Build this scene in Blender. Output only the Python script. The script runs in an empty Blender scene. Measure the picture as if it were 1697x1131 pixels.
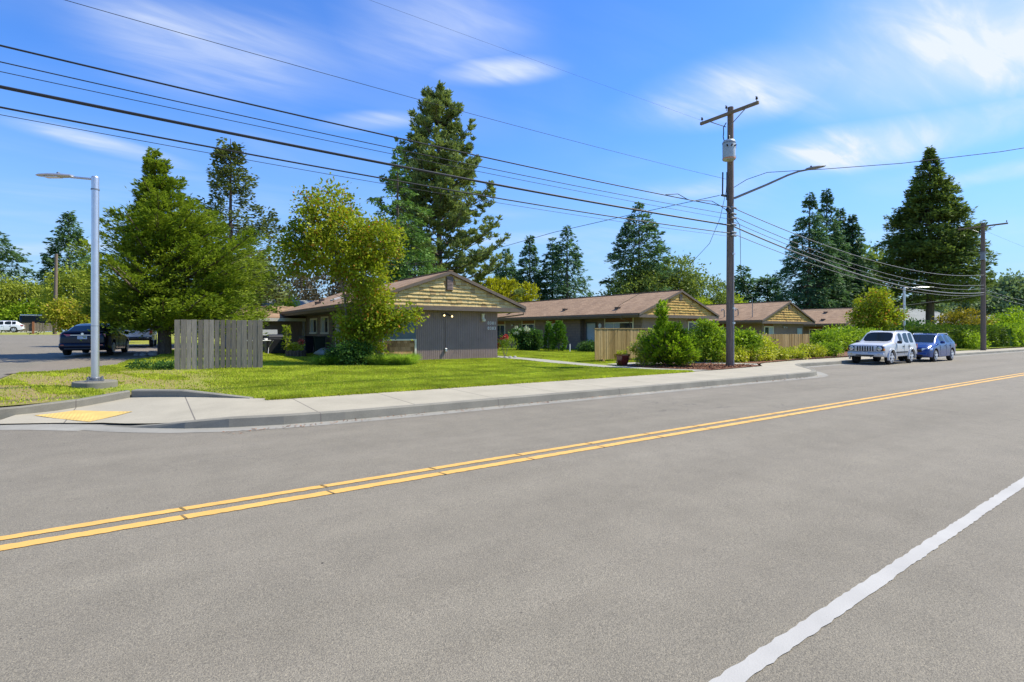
import bpy, bmesh, math, random
import numpy as np
from mathutils import Vector, Matrix
R_ = math.radians
sc = bpy.context.scene
COL = sc.collection
# ---------------------------------------------------------------- camera, sky, sun
# world axes: X runs along the main road (to the right), Y across it (towards the houses)
cam_d = bpy.data.cameras.new('camera')
cam = bpy.data.objects.new('camera', cam_d); COL.objects.link(cam)
cam.location = (0, 0, 1.5)
cam.rotation_euler = (R_(90), 0, R_(-34.8))
cam_d.sensor_width = 36; cam_d.lens = 18.456; cam_d.shift_y = -0.0097
cam_d.clip_start = 0.05; cam_d.clip_end = 4000
sc.camera = cam
SUN = Vector((math.cos(R_(52)) * 0.930, math.cos(R_(52)) * -0.367, math.sin(R_(52))))
world = bpy.data.worlds.new('World'); sc.world = world; world.use_nodes = True
wn = world.node_tree; wn.nodes.clear()
def wnode(t, **k):
    n = wn.nodes.new(t)
    for a, b in k.items(): setattr(n, a, b)
    return n
sky = wnode('ShaderNodeTexSky', sky_type='NISHITA', sun_disc=False)
sky.sun_elevation = R_(52); sky.sun_rotation = math.atan2(SUN.x, SUN.y)
sky.air_density = 1.0; sky.dust_density = 0.3; sky.ozone_density = 2.5
hsv = wnode('ShaderNodeHueSaturation'); hsv.inputs['Saturation'].default_value = 1.25; hsv.inputs['Value'].default_value = 1.36
hsv.inputs['Hue'].default_value = 0.512
tint = wnode('ShaderNodeMix', data_type='RGBA', blend_type='MULTIPLY'); tint.inputs[0].default_value = 1; tint.inputs[7].default_value = (.60, .80, .93, 1)
wn.links.new(sky.outputs[0], hsv.inputs['Color']); wn.links.new(hsv.outputs[0], tint.inputs[6])
tc = wnode('ShaderNodeTexCoord')
sep = wnode('ShaderNodeSeparateXYZ'); wn.links.new(tc.outputs['Generated'], sep.inputs[0])
def wm(op, a, b=None, c=None, clamp=False):
    n = wnode('ShaderNodeMath', operation=op, use_clamp=clamp)
    for i, v in enumerate((a, b, c)):
        if v is None: continue
        if isinstance(v, (int, float)): n.inputs[i].default_value = v
        else: wn.links.new(v, n.inputs[i])
    return n.outputs[0]
zc = wm('MAXIMUM', sep.outputs['Z'], 0.02)
zc = wm('ADD', zc, 0.06)
px = wm('DIVIDE', sep.outputs['X'], zc); py = wm('DIVIDE', sep.outputs['Y'], zc)
comb = wnode('ShaderNodeCombineXYZ'); wn.links.new(px, comb.inputs[0]); wn.links.new(py, comb.inputs[1])
def wnoise(vec, scale, detail, dist, sx, sy, rot):
    mp = wnode('ShaderNodeMapping'); mp.inputs['Scale'].default_value = (sx, sy, 1); mp.inputs['Rotation'].default_value = (0, 0, rot)
    wn.links.new(vec, mp.inputs[0])
    n = wnode('ShaderNodeTexNoise'); n.inputs['Scale'].default_value = scale; n.inputs['Detail'].default_value = detail
    n.inputs['Distortion'].default_value = dist; n.inputs['Roughness'].default_value = 0.55
    wn.links.new(mp.outputs[0], n.inputs['Vector']); return n.outputs['Fac']
def wramp(v, a, b):
    n = wnode('ShaderNodeMapRange', interpolation_type='SMOOTHSTEP'); n.inputs['From Min'].default_value = a; n.inputs['From Max'].default_value = b
    wn.links.new(v, n.inputs['Value']); return n.outputs[0]
streak = wramp(wnoise(comb.outputs[0], 1.1, 7, 0.7, 0.55, 1.7, R_(-20)), 0.36, 0.72)
fine_ = wramp(wnoise(comb.outputs[0], 3.2, 8, 1.4, 0.5, 2.2, R_(-28)), 0.30, 0.72)
soft = wramp(wnoise(comb.outputs[0], 0.8, 3, 0.4, 1, 1, 0.4), 0.35, 0.7)
# where the cirrus drifts: soft discs on the cloud layer (direction x/z, y/z), each a real bearing in the sky
def disc(cx, cy, rx, ry, ang=0.0):
    dx = wm('SUBTRACT', px, cx); dy = wm('SUBTRACT', py, cy)
    ca, sa = math.cos(ang), math.sin(ang)
    a = wm('ADD', wm('MULTIPLY', dx, ca / rx), wm('MULTIPLY', dy, sa / rx))
    b = wm('ADD', wm('MULTIPLY', dx, -sa / ry), wm('MULTIPLY', dy, ca / ry))
    r = wm('SQRT', wm('ADD', wm('MULTIPLY', a, a), wm('MULTIPLY', b, b)))
    return wm('SUBTRACT', 1.0, wramp(r, 0.15, 1.0))
def skydir(x, y):
    th = R_(55.2); X = (x - 848.5) / 870; z = (549 - y) / 870
    u, v = math.cos(th) + X * math.sin(th), math.sin(th) - X * math.cos(th)
    n = math.sqrt(u * u + v * v + z * z); zz_ = z / n + 0.06
    return u / n / zz_, v / n / zz_
CL = []
for (x0, y0, x1, y1, wfac, s) in [(1040, 200, 1640, 60, .34, 1.0), (1350, 30, 1800, 130, .6, 1.5), (1230, 285, 1800, 170, .38, 1.15), (1540, 310, 1800, 260, .4, .8),
                             (715, 124, 935, 114, .16, .72), (520, 208, 705, 198, .22, .8), (-20, 190, 320, 280, .22, .8), (200, 140, 540, 30, .5, .32), (560, 80, 900, 10, .5, .35),
                             (-60, 420, 220, 405, .22, .8), (700, 405, 960, 390, .25, .4), (100, 10, 420, 70, .4, .4), (1000, 330, 1300, 300, .3, .3)]:
    a = skydir(x0, y0); b = skydir(x1, y1)
    cx, cy = (a[0] + b[0]) / 2, (a[1] + b[1]) / 2
    Lh = math.hypot(b[0] - a[0], b[1] - a[1]) / 2
    d_ = disc(cx, cy, Lh * 1.25, max(Lh * wfac * 1.9, .12), math.atan2(b[1] - a[1], b[0] - a[0]))
    CL.append(wm('MULTIPLY', d_, s))
msk = CL[0]
for c_ in CL[1:]: msk = wm('MAXIMUM', msk, c_)
cl = wm('MULTIPLY', msk, wm('ADD', 0.34, wm('MULTIPLY', wm('MULTIPLY', streak, wm('ADD', .35, wm('MULTIPLY', fine_, .9))), 1.15)))
cl = wm('ADD', cl, wm('MULTIPLY', wm('MULTIPLY', soft, streak), 0.22))
hz = wm('SUBTRACT', 1.0, wramp(sep.outputs['Z'], -0.05, 0.40))
low = wnode('ShaderNodeMix', data_type='RGBA'); wn.links.new(wm('MULTIPLY', hz, .88), low.inputs[0]); wn.links.new(tint.outputs[2], low.inputs[6]); low.inputs[7].default_value = (1.70, 2.50, 3.85, 1)
cl = wm('MULTIPLY', cl, 0.86, clamp=True)
mixc = wnode('ShaderNodeMix', data_type='RGBA'); wn.links.new(cl, mixc.inputs[0]); wn.links.new(low.outputs[2], mixc.inputs[6])
mixc.inputs[7].default_value = (4.2, 4.6, 5.3, 1)
bg = wnode('ShaderNodeBackground'); bg.inputs['Strength'].default_value = 0.142
out = wnode('ShaderNodeOutputWorld')
wn.links.new(mixc.outputs[2], bg.inputs[0]); wn.links.new(bg.outputs[0], out.inputs[0])
sl = bpy.data.lights.new('sun', 'SUN'); sl.energy = 4.6; sl.angle = R_(0.55); sl.color = (1, 0.94, 0.80)
so = bpy.data.objects.new('sun', sl); COL.objects.link(so); so.rotation_euler = SUN.to_track_quat('Z', 'Y').to_euler(); so.location = (0, 0, 60)
sc.view_settings.view_transform = 'Standard'; sc.view_settings.look = 'None'
sc.view_settings.exposure = 0.50; sc.view_settings.gamma = 1
sc.render.engine = 'CYCLES'; sc.cycles.max_bounces = 6; sc.cycles.diffuse_bounces = 3; sc.cycles.transparent_max_bounces = 6
rng = np.random.default_rng(7); random.seed(7)

# ---------------------------------------------------------------- helpers
def tag(o, label=None, cat=None, group=None, kind=None):
    if label: o['label'] = label
    if cat: o['category'] = cat
    if group: o['group'] = group
    if kind: o['kind'] = kind
    return o
def empty(name, loc, rz=0, label=None, cat=None, group=None):
    o = bpy.data.objects.new(name, None); o.empty_display_size = .2; COL.objects.link(o)
    o.location = loc; o.rotation_euler = (0, 0, rz); return tag(o, label, cat, group)
def addmesh(name, me, mat, parent=None):
    o = bpy.data.objects.new(name, me); COL.objects.link(o)
    if mat is not None and len(me.materials) == 0: me.materials.append(mat)
    if parent is not None: o.parent = parent
    return o
class MB:
    def __init__(s): s.v = []; s.f = []; s.off = Vector((0, 0, 0))
    def face_pts(s, pts):
        n = len(s.v); s.v += [tuple(p) for p in pts]; s.f.append(tuple(range(n, n + len(pts)))); return s
    def box(s, x0, x1, y0, y1, z0, z1):
        return s.hexa([(x0, y0, z0), (x1, y0, z0), (x1, y1, z0), (x0, y1, z0), (x0, y0, z1), (x1, y0, z1), (x1, y1, z1), (x0, y1, z1)])
    def hexa(s, P):
        n = len(s.v); s.v += [tuple(p) for p in P]
        s.f += [tuple(n + i for i in q) for q in ((3, 2, 1, 0), (4, 5, 6, 7), (0, 1, 5, 4), (1, 2, 6, 5), (2, 3, 7, 6), (3, 0, 4, 7))]
        return s
    def ob(s, o, a, n, a0, a1, z0, z1, n0, n1):      # box in a wall frame: a along, n outwards
        o = Vector(o); a = Vector(a); n = Vector(n); P = []
        for z in (z0, z1):
            for (aa, nn) in ((a0, n0), (a1, n0), (a1, n1), (a0, n1)):
                q = o + a * aa + n * nn; P.append((q.x, q.y, q.z + z))
        return s.hexa(P)
    def tube(s, pts, rad, k=8, cap=True):
        pts = [Vector(p) for p in pts]; n0 = len(s.v)
        rads = rad if isinstance(rad, (list, tuple)) else [rad] * len(pts)
        prev = None
        for i, p in enumerate(pts):
            d = (pts[min(i + 1, len(pts) - 1)] - pts[max(i - 1, 0)]).normalized()
            if prev is None: x = d.orthogonal().normalized()
            else:
                x = prev - d * prev.dot(d)
                x = x.normalized() if x.length > 1e-5 else d.orthogonal().normalized()
            prev = x; y = d.cross(x)
            for j in range(k):
                t = 2 * math.pi * j / k; q = p + (x * math.cos(t) + y * math.sin(t)) * rads[i]; s.v.append(tuple(q))
        for i in range(len(pts) - 1):
            for j in range(k):
                a = n0 + i * k + j; b = n0 + i * k + (j + 1) % k
                s.f.append((a, b, b + k, a + k))
        if cap:
            s.f.append(tuple(n0 + j for j in range(k))[::-1]); e = n0 + (len(pts) - 1) * k; s.f.append(tuple(e + j for j in range(k)))
        return s
    def lathe(s, prof, k=20, c=(0, 0, 0), axis='z'):   # prof: (r, h)
        n0 = len(s.v)
        for r, h in prof:
            for j in range(k):
                t = 2 * math.pi * j / k
                if axis == 'z': q = (c[0] + r * math.cos(t), c[1] + r * math.sin(t), c[2] + h)
                elif axis == 'y': q = (c[0] + r * math.cos(t), c[1] + h, c[2] + r * math.sin(t))
                else: q = (c[0] + h, c[1] + r * math.cos(t), c[2] + r * math.sin(t))
                s.v.append(q)
        for i in range(len(prof) - 1):
            for j in range(k):
                a = n0 + i * k + j; b = n0 + i * k + (j + 1) % k; s.f.append((a, b, b + k, a + k))
        s.f.append(tuple(n0 + j for j in range(k))[::-1]); e = n0 + (len(prof) - 1) * k; s.f.append(tuple(e + j for j in range(k)))
        return s
    def sphere(s, c, rx, ry, rz, k=10, m=7, noise=0, sd=0):
        r_ = random.Random(sd); n0 = len(s.v)
        for i in range(m + 1):
            ph = math.pi * i / m
            for j in range(k):
                t = 2 * math.pi * j / k; q = 1 + noise * (r_.random() - .5)
                s.v.append((c[0] + rx * q * math.sin(ph) * math.cos(t), c[1] + ry * q * math.sin(ph) * math.sin(t), c[2] + rz * q * math.cos(ph)))
        for i in range(m):
            for j in range(k):
                a = n0 + i * k + j; b = n0 + i * k + (j + 1) % k; s.f.append((a, a + k, b + k, b))
        return s
    def build(s, name, mat, parent=None, off=None, smooth=False, angle=40, bevel=0):
        off = Vector(off) if off is not None else Vector((0, 0, 0))
        me = bpy.data.meshes.new(name); me.from_pydata([tuple(Vector(p) - off) for p in s.v], [], s.f)
        bm = bmesh.new(); bm.from_mesh(me)
        if smooth: bmesh.ops.remove_doubles(bm, verts=bm.verts, dist=1e-5)
        bmesh.ops.recalc_face_normals(bm, faces=bm.faces)
        if bevel: bmesh.ops.bevel(bm, geom=bm.edges[:], offset=bevel, segments=1, affect='EDGES')
        bm.to_mesh(me); bm.free()
        if smooth:
            me.polygons.foreach_set('use_smooth', [True] * len(me.polygons)); me.set_sharp_from_angle(angle=R_(angle))
        me.update()
        return addmesh(name, me, mat, parent)

def sm(a, b, x):
    t = min(1, max(0, (x - a) / (b - a))); return t * t * (3 - 2 * t)
def kv(u): return 9.35 + 3.1 * sm(19.5, 25.5, u)            # line of the kerb
def zr(u, v):                                               # crown of the main road, side street behind v>9.35
    a = -.003 * u - .02 * (min(abs(v - 5.1), 4.25) if v > 5.1 else 5.1 - v) - .008 * max(0, min(v, 30) - 9.35)
    return a
def G(u, v):                                                # made ground behind the kerb
    u_ = max(-60, min(150, u)); v_ = min(v, 150)
    z = -.003 * u_ + .05 + .012 * (max(9.6, min(v_, 20)) - 9.6)
    z += .012 * max(0, v_ - 15) * (1 - sm(2, 9, u_))
    if v < 9: z = -.003 * u_ - .2
    return z
def zside(u, v):                                            # asphalt of the side street
    t = sm(12.9, 17, v); return zr(u, v) * (1 - t) + (G(u, v) - .02) * t

def nodes(name):
    m = bpy.data.materials.new(name); m.use_nodes = True; nt = m.node_tree
    return m, nt, nt.nodes['Principled BSDF']
def lk(nt, a, b): nt.links.new(a, b)
def N(nt, t, **k):
    n = nt.nodes.new(t)
    for a, b in k.items():
        if hasattr(n, a): setattr(n, a, b)
        else: n.inputs[a].default_value = b
    return n
def noise(nt, scale, detail=4, rough=.5, vec=None, dist=0):
    n = nt.nodes.new('ShaderNodeTexNoise'); n.inputs['Scale'].default_value = scale; n.inputs['Detail'].default_value = detail
    n.inputs['Roughness'].default_value = rough; n.inputs['Distortion'].default_value = dist
    if vec is not None: lk(nt, vec, n.inputs['Vector'])
    return n.outputs['Fac']
def ramp(nt, fac, stops, interp='LINEAR'):
    n = nt.nodes.new('ShaderNodeValToRGB'); n.color_ramp.interpolation = interp; e = n.color_ramp.elements
    while len(e) < len(stops): e.new(.5)
    for i, (p, c) in enumerate(stops): e[i].position = p; e[i].color = (*c, 1) if len(c) == 3 else c
    lk(nt, fac, n.inputs[0]); return n.outputs[0]
def mix(nt, fac, a, b, mode='MIX'):
    n = nt.nodes.new('ShaderNodeMix'); n.data_type = 'RGBA'; n.blend_type = mode
    for s_, v in ((0, fac), (6, a), (7, b)):
        if isinstance(v, (int, float)): n.inputs[s_].default_value = v
        elif isinstance(v, tuple): n.inputs[s_].default_value = (*v, 1) if len(v) == 3 else v
        else: lk(nt, v, n.inputs[s_])
    return n.outputs[2]
def math_(nt, op, a, b=None, clamp=False):
    n = nt.nodes.new('ShaderNodeMath'); n.operation = op; n.use_clamp = clamp
    for i, v in enumerate((a, b)):
        if v is None: continue
        if isinstance(v, (int, float)): n.inputs[i].default_value = v
        else: lk(nt, v, n.inputs[i])
    return n.outputs[0]
def bump(nt, p, h, strength, dist):
    b = nt.nodes.new('ShaderNodeBump'); b.inputs['Strength'].default_value = strength; b.inputs['Distance'].default_value = dist
    lk(nt, h, b.inputs['Height']); lk(nt, b.outputs[0], p.inputs['Normal'])
def geo(nt): return nt.nodes.new('ShaderNodeNewGeometry')
def plain(name, col, rough=.6, metal=0, var=.15, scale=3, spec=.5, coat=0):
    m, nt, p = nodes(name); tcn = nt.nodes.new('ShaderNodeTexCoord')
    f = noise(nt, scale, 5, .6, tcn.outputs['Object'])
    c = ramp(nt, f, [(.3, tuple(x * (1 - var) for x in col)), (.7, tuple(min(1, x * (1 + var)) for x in col))])
    lk(nt, c, p.inputs['Base Color']); p.inputs['Roughness'].default_value = rough; p.inputs['Metallic'].default_value = metal
    p.inputs['Specular IOR Level'].default_value = spec; p.inputs['Coat Weight'].default_value = coat; p.inputs['Coat Roughness'].default_value = .04
    return m
def leafmat(name, dark, light, trans=.35, cl_scale=.6, tip=None, rough=.55, tint=None, gain=1.85):
    m, nt, p = nodes(name); g = geo(nt); gn = lambda c: (min(.85, c[0] * gain), min(.85, c[1] * gain * .95), c[2] * gain * .9)
    dark, light = gn(dark), gn(light); tint = gn(tint) if tint else None
    c1 = ramp(nt, g.outputs['Random Per Island'], [(0, dark), (1, light)])
    pos = nt.nodes.new('ShaderNodeTexCoord').outputs['Object']
    f = noise(nt, cl_scale, 3, .6, pos)
    f2 = nt.nodes.new('ShaderNodeMapRange'); f2.inputs[1].default_value = .35; f2.inputs[2].default_value = .65; lk(nt, f, f2.inputs[0])
    hi = tint or tuple(min(1, x * 1.55) for x in light); lo = tuple(x * .62 for x in dark)
    c2 = mix(nt, f2.outputs[0], lo, hi)
    c = mix(nt, .42, c1, c2)
    if tip:
        c = mix(nt, ramp(nt, g.outputs['Random Per Island'], [(.90, (0, 0, 0)), (.94, (1, 1, 1))]), c, tip)
    lk(nt, c, p.inputs['Base Color']); p.inputs['Roughness'].default_value = rough; p.inputs['Specular IOR Level'].default_value = .12
    t = nt.nodes.new('ShaderNodeBsdfTranslucent'); lk(nt, mix(nt, 1.0, c, (1.0, 1.06, .6), 'MULTIPLY'), t.inputs[0])
    ms = nt.nodes.new('ShaderNodeMixShader'); ms.inputs[0].default_value = trans
    lk(nt, p.outputs[0], ms.inputs[1]); lk(nt, t.outputs[0], ms.inputs[2]); lk(nt, ms.outputs[0], nt.nodes['Material Output'].inputs[0])
    return m

# ---------------------------------------------------------------- materials
def mat_asphalt(name, base=.19, warm=1.0, worn=True):
    m, nt, p = nodes(name); pos = geo(nt).outputs['Position']
    big = noise(nt, .18, 4, .55, pos); mid = noise(nt, 2.3, 5, .6, pos)
    f1 = noise(nt, 125, 2, .7, pos); f2 = noise(nt, 210, 2, .6, pos)
    vo = nt.nodes.new('ShaderNodeTexVoronoi'); vo.inputs['Scale'].default_value = 185; lk(nt, pos, vo.inputs['Vector'])
    b = base
    c = ramp(nt, big, [(.3, (b * .99 * warm, b * .875, b * .655)), (.7, (b * 1.12 * warm, b * .99, b * .755))])
    c = mix(nt, 1.0, c, ramp(nt, mid, [(.25, (.90, .90, .90)), (.75, (1.08, 1.08, 1.08))]), 'MULTIPLY')
    c = mix(nt, 1.0, c, ramp(nt, f1, [(.30, (.62, .62, .62)), (.5, (1, 1, 1)), (.72, (1.34, 1.33, 1.30))]), 'MULTIPLY')
    c = mix(nt, 1.0, c, ramp(nt, vo.outputs['Color'], [(.0, (.72, .72, .72)), (.55, (1.03, 1.03, 1.03)), (1, (1.32, 1.29, 1.22))]), 'MULTIPLY')
    if worn:   # paler wheel tracks and darker oil line, running along the road
        sx = nt.nodes.new('ShaderNodeSeparateXYZ'); lk(nt, pos, sx.inputs[0])
        y = math_(nt, 'ADD', sx.outputs['Y'], math_(nt, 'MULTIPLY', math_(nt, 'SUBTRACT', noise(nt, .12, 2, .5, pos), .5), .8))
        s = math_(nt, 'SINE', math_(nt, 'MULTIPLY', math_(nt, 'SUBTRACT', y, 1.95), 2 * math.pi / 1.9))
        c = mix(nt, 1.0, c, ramp(nt, math_(nt, 'MULTIPLY_ADD', s, .5), [(0, (.965, .965, .965)), (1, (1.03, 1.03, 1.03))]), 'MULTIPLY')
        mps = nt.nodes.new('ShaderNodeMapping'); mps.inputs['Scale'].default_value = (.10, 1.6, 1); lk(nt, pos, mps.inputs[0])
        c = mix(nt, 1.0, c, ramp(nt, noise(nt, 1.2, 6, .65, mps.outputs[0]), [(.32, (.94, .937, .93)), (.5, (1, 1, 1)), (.68, (1.045, 1.045, 1.04))]), 'MULTIPLY')
        # fine cracks
        v2 = nt.nodes.new('ShaderNodeTexVoronoi'); v2.feature = 'DISTANCE_TO_EDGE'; v2.inputs['Scale'].default_value = .23
        wv = nt.nodes.new('ShaderNodeVectorMath'); wv.operation = 'ADD'; lk(nt, pos, wv.inputs[0])
        nz = nt.nodes.new('ShaderNodeTexNoise'); nz.inputs['Scale'].default_value = 1.4; nz.inputs['Detail'].default_value = 6; lk(nt, pos, nz.inputs['Vector'])
        sc_ = nt.nodes.new('ShaderNodeVectorMath'); sc_.operation = 'SCALE'; sc_.inputs[3].default_value = 1.6; lk(nt, nz.outputs['Color'], sc_.inputs[0])
        lk(nt, sc_.outputs[0], wv.inputs[1]); lk(nt, wv.outputs[0], v2.inputs['Vector'])
        crack = ramp(nt, v2.outputs['Distance'], [(.0, (1, 1, 1)), (.0028, (0, 0, 0))])
        gate = ramp(nt, noise(nt, .11, 2, .5, pos), [(.5, (0, 0, 0)), (.6, (.55, .55, .55))])
        c = mix(nt, mix(nt, 1.0, crack, gate, 'MULTIPLY'), c, (.05, .047, .043))
    sp = noise(nt, 9, 2, .5, pos)   # rare dark pebbles and tar spots
    vs = nt.nodes.new('ShaderNodeTexVoronoi'); vs.inputs['Scale'].default_value = 4.2; lk(nt, pos, vs.inputs['Vector'])
    spot = ramp(nt, vs.outputs['Distance'], [(.030, (1, 1, 1)), (.045, (0, 0, 0))])
    sel = ramp(nt, vs.outputs['Color'], [(.72, (0, 0, 0)), (.75, (1, 1, 1))])
    c = mix(nt, mix(nt, 1.0, spot, sel, 'MULTIPLY'), c, (.035, .032, .03))
    lk(nt, c, p.inputs['Base Color']); p.inputs['Roughness'].default_value = .86; p.inputs['Specular IOR Level'].default_value = .3
    h = math_(nt, 'ADD', f1, math_(nt, 'MULTIPLY', vo.outputs['Distance'], -.8)); bump(nt, p, h, .55, .006)
    return m
def mat_concrete(name, base=(.47, .44, .37), joints=None, grime=.2):
    m, nt, p = nodes(name); pos = geo(nt).outputs['Position']
    c = ramp(nt, noise(nt, 1.1, 6, .65, pos), [(.3, tuple(x * (1 - grime) for x in base)), (.7, tuple(x * 1.06 for x in base))])
    c = mix(nt, 1.0, c, ramp(nt, noise(nt, 60, 3, .7, pos), [(.3, (.86, .86, .86)), (.7, (1.09, 1.09, 1.09))]), 'MULTIPLY')
    if joints:
        sx = nt.nodes.new('ShaderNodeSeparateXYZ'); lk(nt, pos, sx.inputs[0])
        f = math_(nt, 'FRACT', math_(nt, 'DIVIDE', math_(nt, 'ADD', sx.outputs['X'], 100), joints))
        j = math_(nt, 'LESS_THAN', f, .013 / joints * 1.6)
        c = mix(nt, j, c, (.17, .15, .12))
    lk(nt, c, p.inputs['Base Color']); p.inputs['Roughness'].default_value = .85; p.inputs['Specular IOR Level'].default_value = .3
    bump(nt, p, noise(nt, 90, 3, .7, pos), .3, .003); return m
def mat_lawn(name):
    m, nt, p = nodes(name); pos = geo(nt).outputs['Position']
    sx = nt.nodes.new('ShaderNodeSeparateXYZ'); lk(nt, pos, sx.inputs[0])
    g = ramp(nt, noise(nt, 3.5, 6, .7, pos), [(.3, (.17, .21, .02)), (.7, (.32, .37, .05))])
    fine = noise(nt, 45, 3, .75, pos)
    g = mix(nt, 1.0, g, ramp(nt, fine, [(.3, (.55, .55, .5)), (.7, (1.35, 1.35, 1.25))]), 'MULTIPLY')
    dry = ramp(nt, noise(nt, 14, 4, .7, pos), [(.3, (.22, .15, .06)), (.7, (.42, .32, .14))])
    f = ramp(nt, noise(nt, .55, 4, .6, pos), [(.32, (0, 0, 0)), (.50, (1, 1, 1))])
    west = nt.nodes.new('ShaderNodeMapRange'); west.inputs[1].default_value = 3.2; west.inputs[2].default_value = -.6; lk(nt, sx.outputs['X'], west.inputs[0])
    south = nt.nodes.new('ShaderNodeMapRange'); south.inputs[1].default_value = 24; south.inputs[2].default_value = 18; lk(nt, sx.outputs['Y'], south.inputs[0])
    far = nt.nodes.new('ShaderNodeMapRange'); far.inputs[1].default_value = 45; far.inputs[2].default_value = 90; lk(nt, sx.outputs['Y'], far.inputs[0])
    c = mix(nt, math_(nt, 'MULTIPLY', math_(nt, 'MULTIPLY', f, west.outputs[0]), math_(nt, 'MULTIPLY', south.outputs[0], .9)), g, dry)
    edge = ramp(nt, noise(nt, 6, 4, .7, pos), [(.45, (0, 0, 0)), (.6, (1, 1, 1))])
    dist = math_(nt, 'SUBTRACT', sx.outputs['Y'], 11.7)
    em = nt.nodes.new('ShaderNodeMapRange'); em.inputs[1].default_value = .5; em.inputs[2].default_value = 0; lk(nt, dist, em.inputs[0])
    c = mix(nt, math_(nt, 'MULTIPLY', edge, math_(nt, 'MULTIPLY', em.outputs[0], .7)), c, dry)
    c = mix(nt, math_(nt, 'MULTIPLY', far.outputs[0], .45), c, (.30, .25, .05))
    lk(nt, c, p.inputs['Base Color']); p.inputs['Roughness'].default_value = .9; p.inputs['Specular IOR Level'].default_value = .15
    bump(nt, p, fine, .8, .03); return m
def mat_mulch(name):
    m, nt, p = nodes(name); pos = geo(nt).outputs['Position']
    v = nt.nodes.new('ShaderNodeTexVoronoi'); v.inputs['Scale'].default_value = 26; lk(nt, pos, v.inputs['Vector'])
    c = ramp(nt, v.outputs['Color'], [(0, (.05, .018, .009)), (.5, (.17, .065, .028)), (1, (.36, .17, .08))])
    lk(nt, c, p.inputs['Base Color']); p.inputs['Roughness'].default_value = .9; bump(nt, p, v.outputs['Distance'], .9, .03); return m
def mat_shingle_roof(name, a, b):
    m, nt, p = nodes(name); tcn = nt.nodes.new('ShaderNodeTexCoord'); pos = tcn.outputs['Object']
    sx = nt.nodes.new('ShaderNodeSeparateXYZ'); lk(nt, pos, sx.inputs[0])
    cb = nt.nodes.new('ShaderNodeCombineXYZ'); lk(nt, sx.outputs['Y'], cb.inputs[0]); lk(nt, math_(nt, 'MULTIPLY', sx.outputs['Z'], 3.1), cb.inputs[1])
    br = nt.nodes.new('ShaderNodeTexBrick'); lk(nt, cb.outputs[0], br.inputs['Vector']); br.inputs['Scale'].default_value = 1
    br.inputs['Brick Width'].default_value = .31; br.inputs['Row Height'].default_value = .145; br.inputs['Mortar Size'].default_value = .006; br.inputs['Bias'].default_value = 0
    br.inputs['Color1'].default_value = (*a, 1); br.inputs['Color2'].default_value = (*b, 1); br.inputs['Mortar'].default_value = (*[x * .55 for x in a], 1)
    c = mix(nt, 1.0, br.outputs[0], ramp(nt, noise(nt, 30, 3, .7, pos), [(.3, (.72, .72, .72)), (.7, (1.28, 1.26, 1.22))]), 'MULTIPLY')
    c = mix(nt, 1.0, c, ramp(nt, noise(nt, .7, 4, .6, pos), [(.3, (.86, .86, .86)), (.7, (1.1, 1.1, 1.1))]), 'MULTIPLY')
    lk(nt, c, p.inputs['Base Color']); p.inputs['Roughness'].default_value = .9; bump(nt, p, br.outputs['Fac'], -.4, .01); return m
def mat_random(name, stops, rough=.8, grain=None, sc_=14):
    m, nt, p = nodes(name); g = geo(nt)
    c = ramp(nt, g.outputs['Random Per Island'], stops)
    pos = nt.nodes.new('ShaderNodeTexCoord').outputs['Object']
    if grain:
        mp = nt.nodes.new('ShaderNodeMapping'); mp.inputs['Scale'].default_value = grain; lk(nt, pos, mp.inputs[0])
        c = mix(nt, 1.0, c, ramp(nt, noise(nt, sc_, 4, .65, mp.outputs[0]), [(.3, (.68, .68, .68)), (.7, (1.22, 1.2, 1.15))]), 'MULTIPLY')
    lk(nt, c, p.inputs['Base Color']); p.inputs['Roughness'].default_value = rough; p.inputs['Specular IOR Level'].default_value = .25; return m
def mat_block(name, a):   # painted concrete block wall
    m, nt, p = nodes(name); pos = nt.nodes.new('ShaderNodeTexCoord').outputs['Object']
    sx = nt.nodes.new('ShaderNodeSeparateXYZ'); lk(nt, pos, sx.inputs[0]); cb = nt.nodes.new('ShaderNodeCombineXYZ')
    lk(nt, math_(nt, 'ADD', sx.outputs['Y'], sx.outputs['X']), cb.inputs[0]); lk(nt, sx.outputs['Z'], cb.inputs[1])
    br = nt.nodes.new('ShaderNodeTexBrick'); lk(nt, cb.outputs[0], br.inputs['Vector']); br.inputs['Scale'].default_value = 1
    br.inputs['Brick Width'].default_value = .4; br.inputs['Row Height'].default_value = .2; br.inputs['Mortar Size'].default_value = .008
    br.inputs['Color1'].default_value = (*a, 1); br.inputs['Color2'].default_value = (*[x * 1.12 for x in a], 1); br.inputs['Mortar'].default_value = (*[x * .7 for x in a], 1)
    c = mix(nt, 1.0, br.outputs[0], ramp(nt, noise(nt, 2.5, 5, .6, pos), [(.3, (.85, .85, .85)), (.7, (1.12, 1.12, 1.12))]), 'MULTIPLY')
    lk(nt, c, p.inputs['Base Color']); p.inputs['Roughness'].default_value = .85; bump(nt, p, br.outputs['Fac'], -.4, .01); return m
def mat_glass(name, col=(.02, .025, .03)):
    m, nt, p = nodes(name); p.inputs['Base Color'].default_value = (*col, 1); p.inputs['Roughness'].default_value = .04
    p.inputs['Specular IOR Level'].default_value = .5; return m
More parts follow.
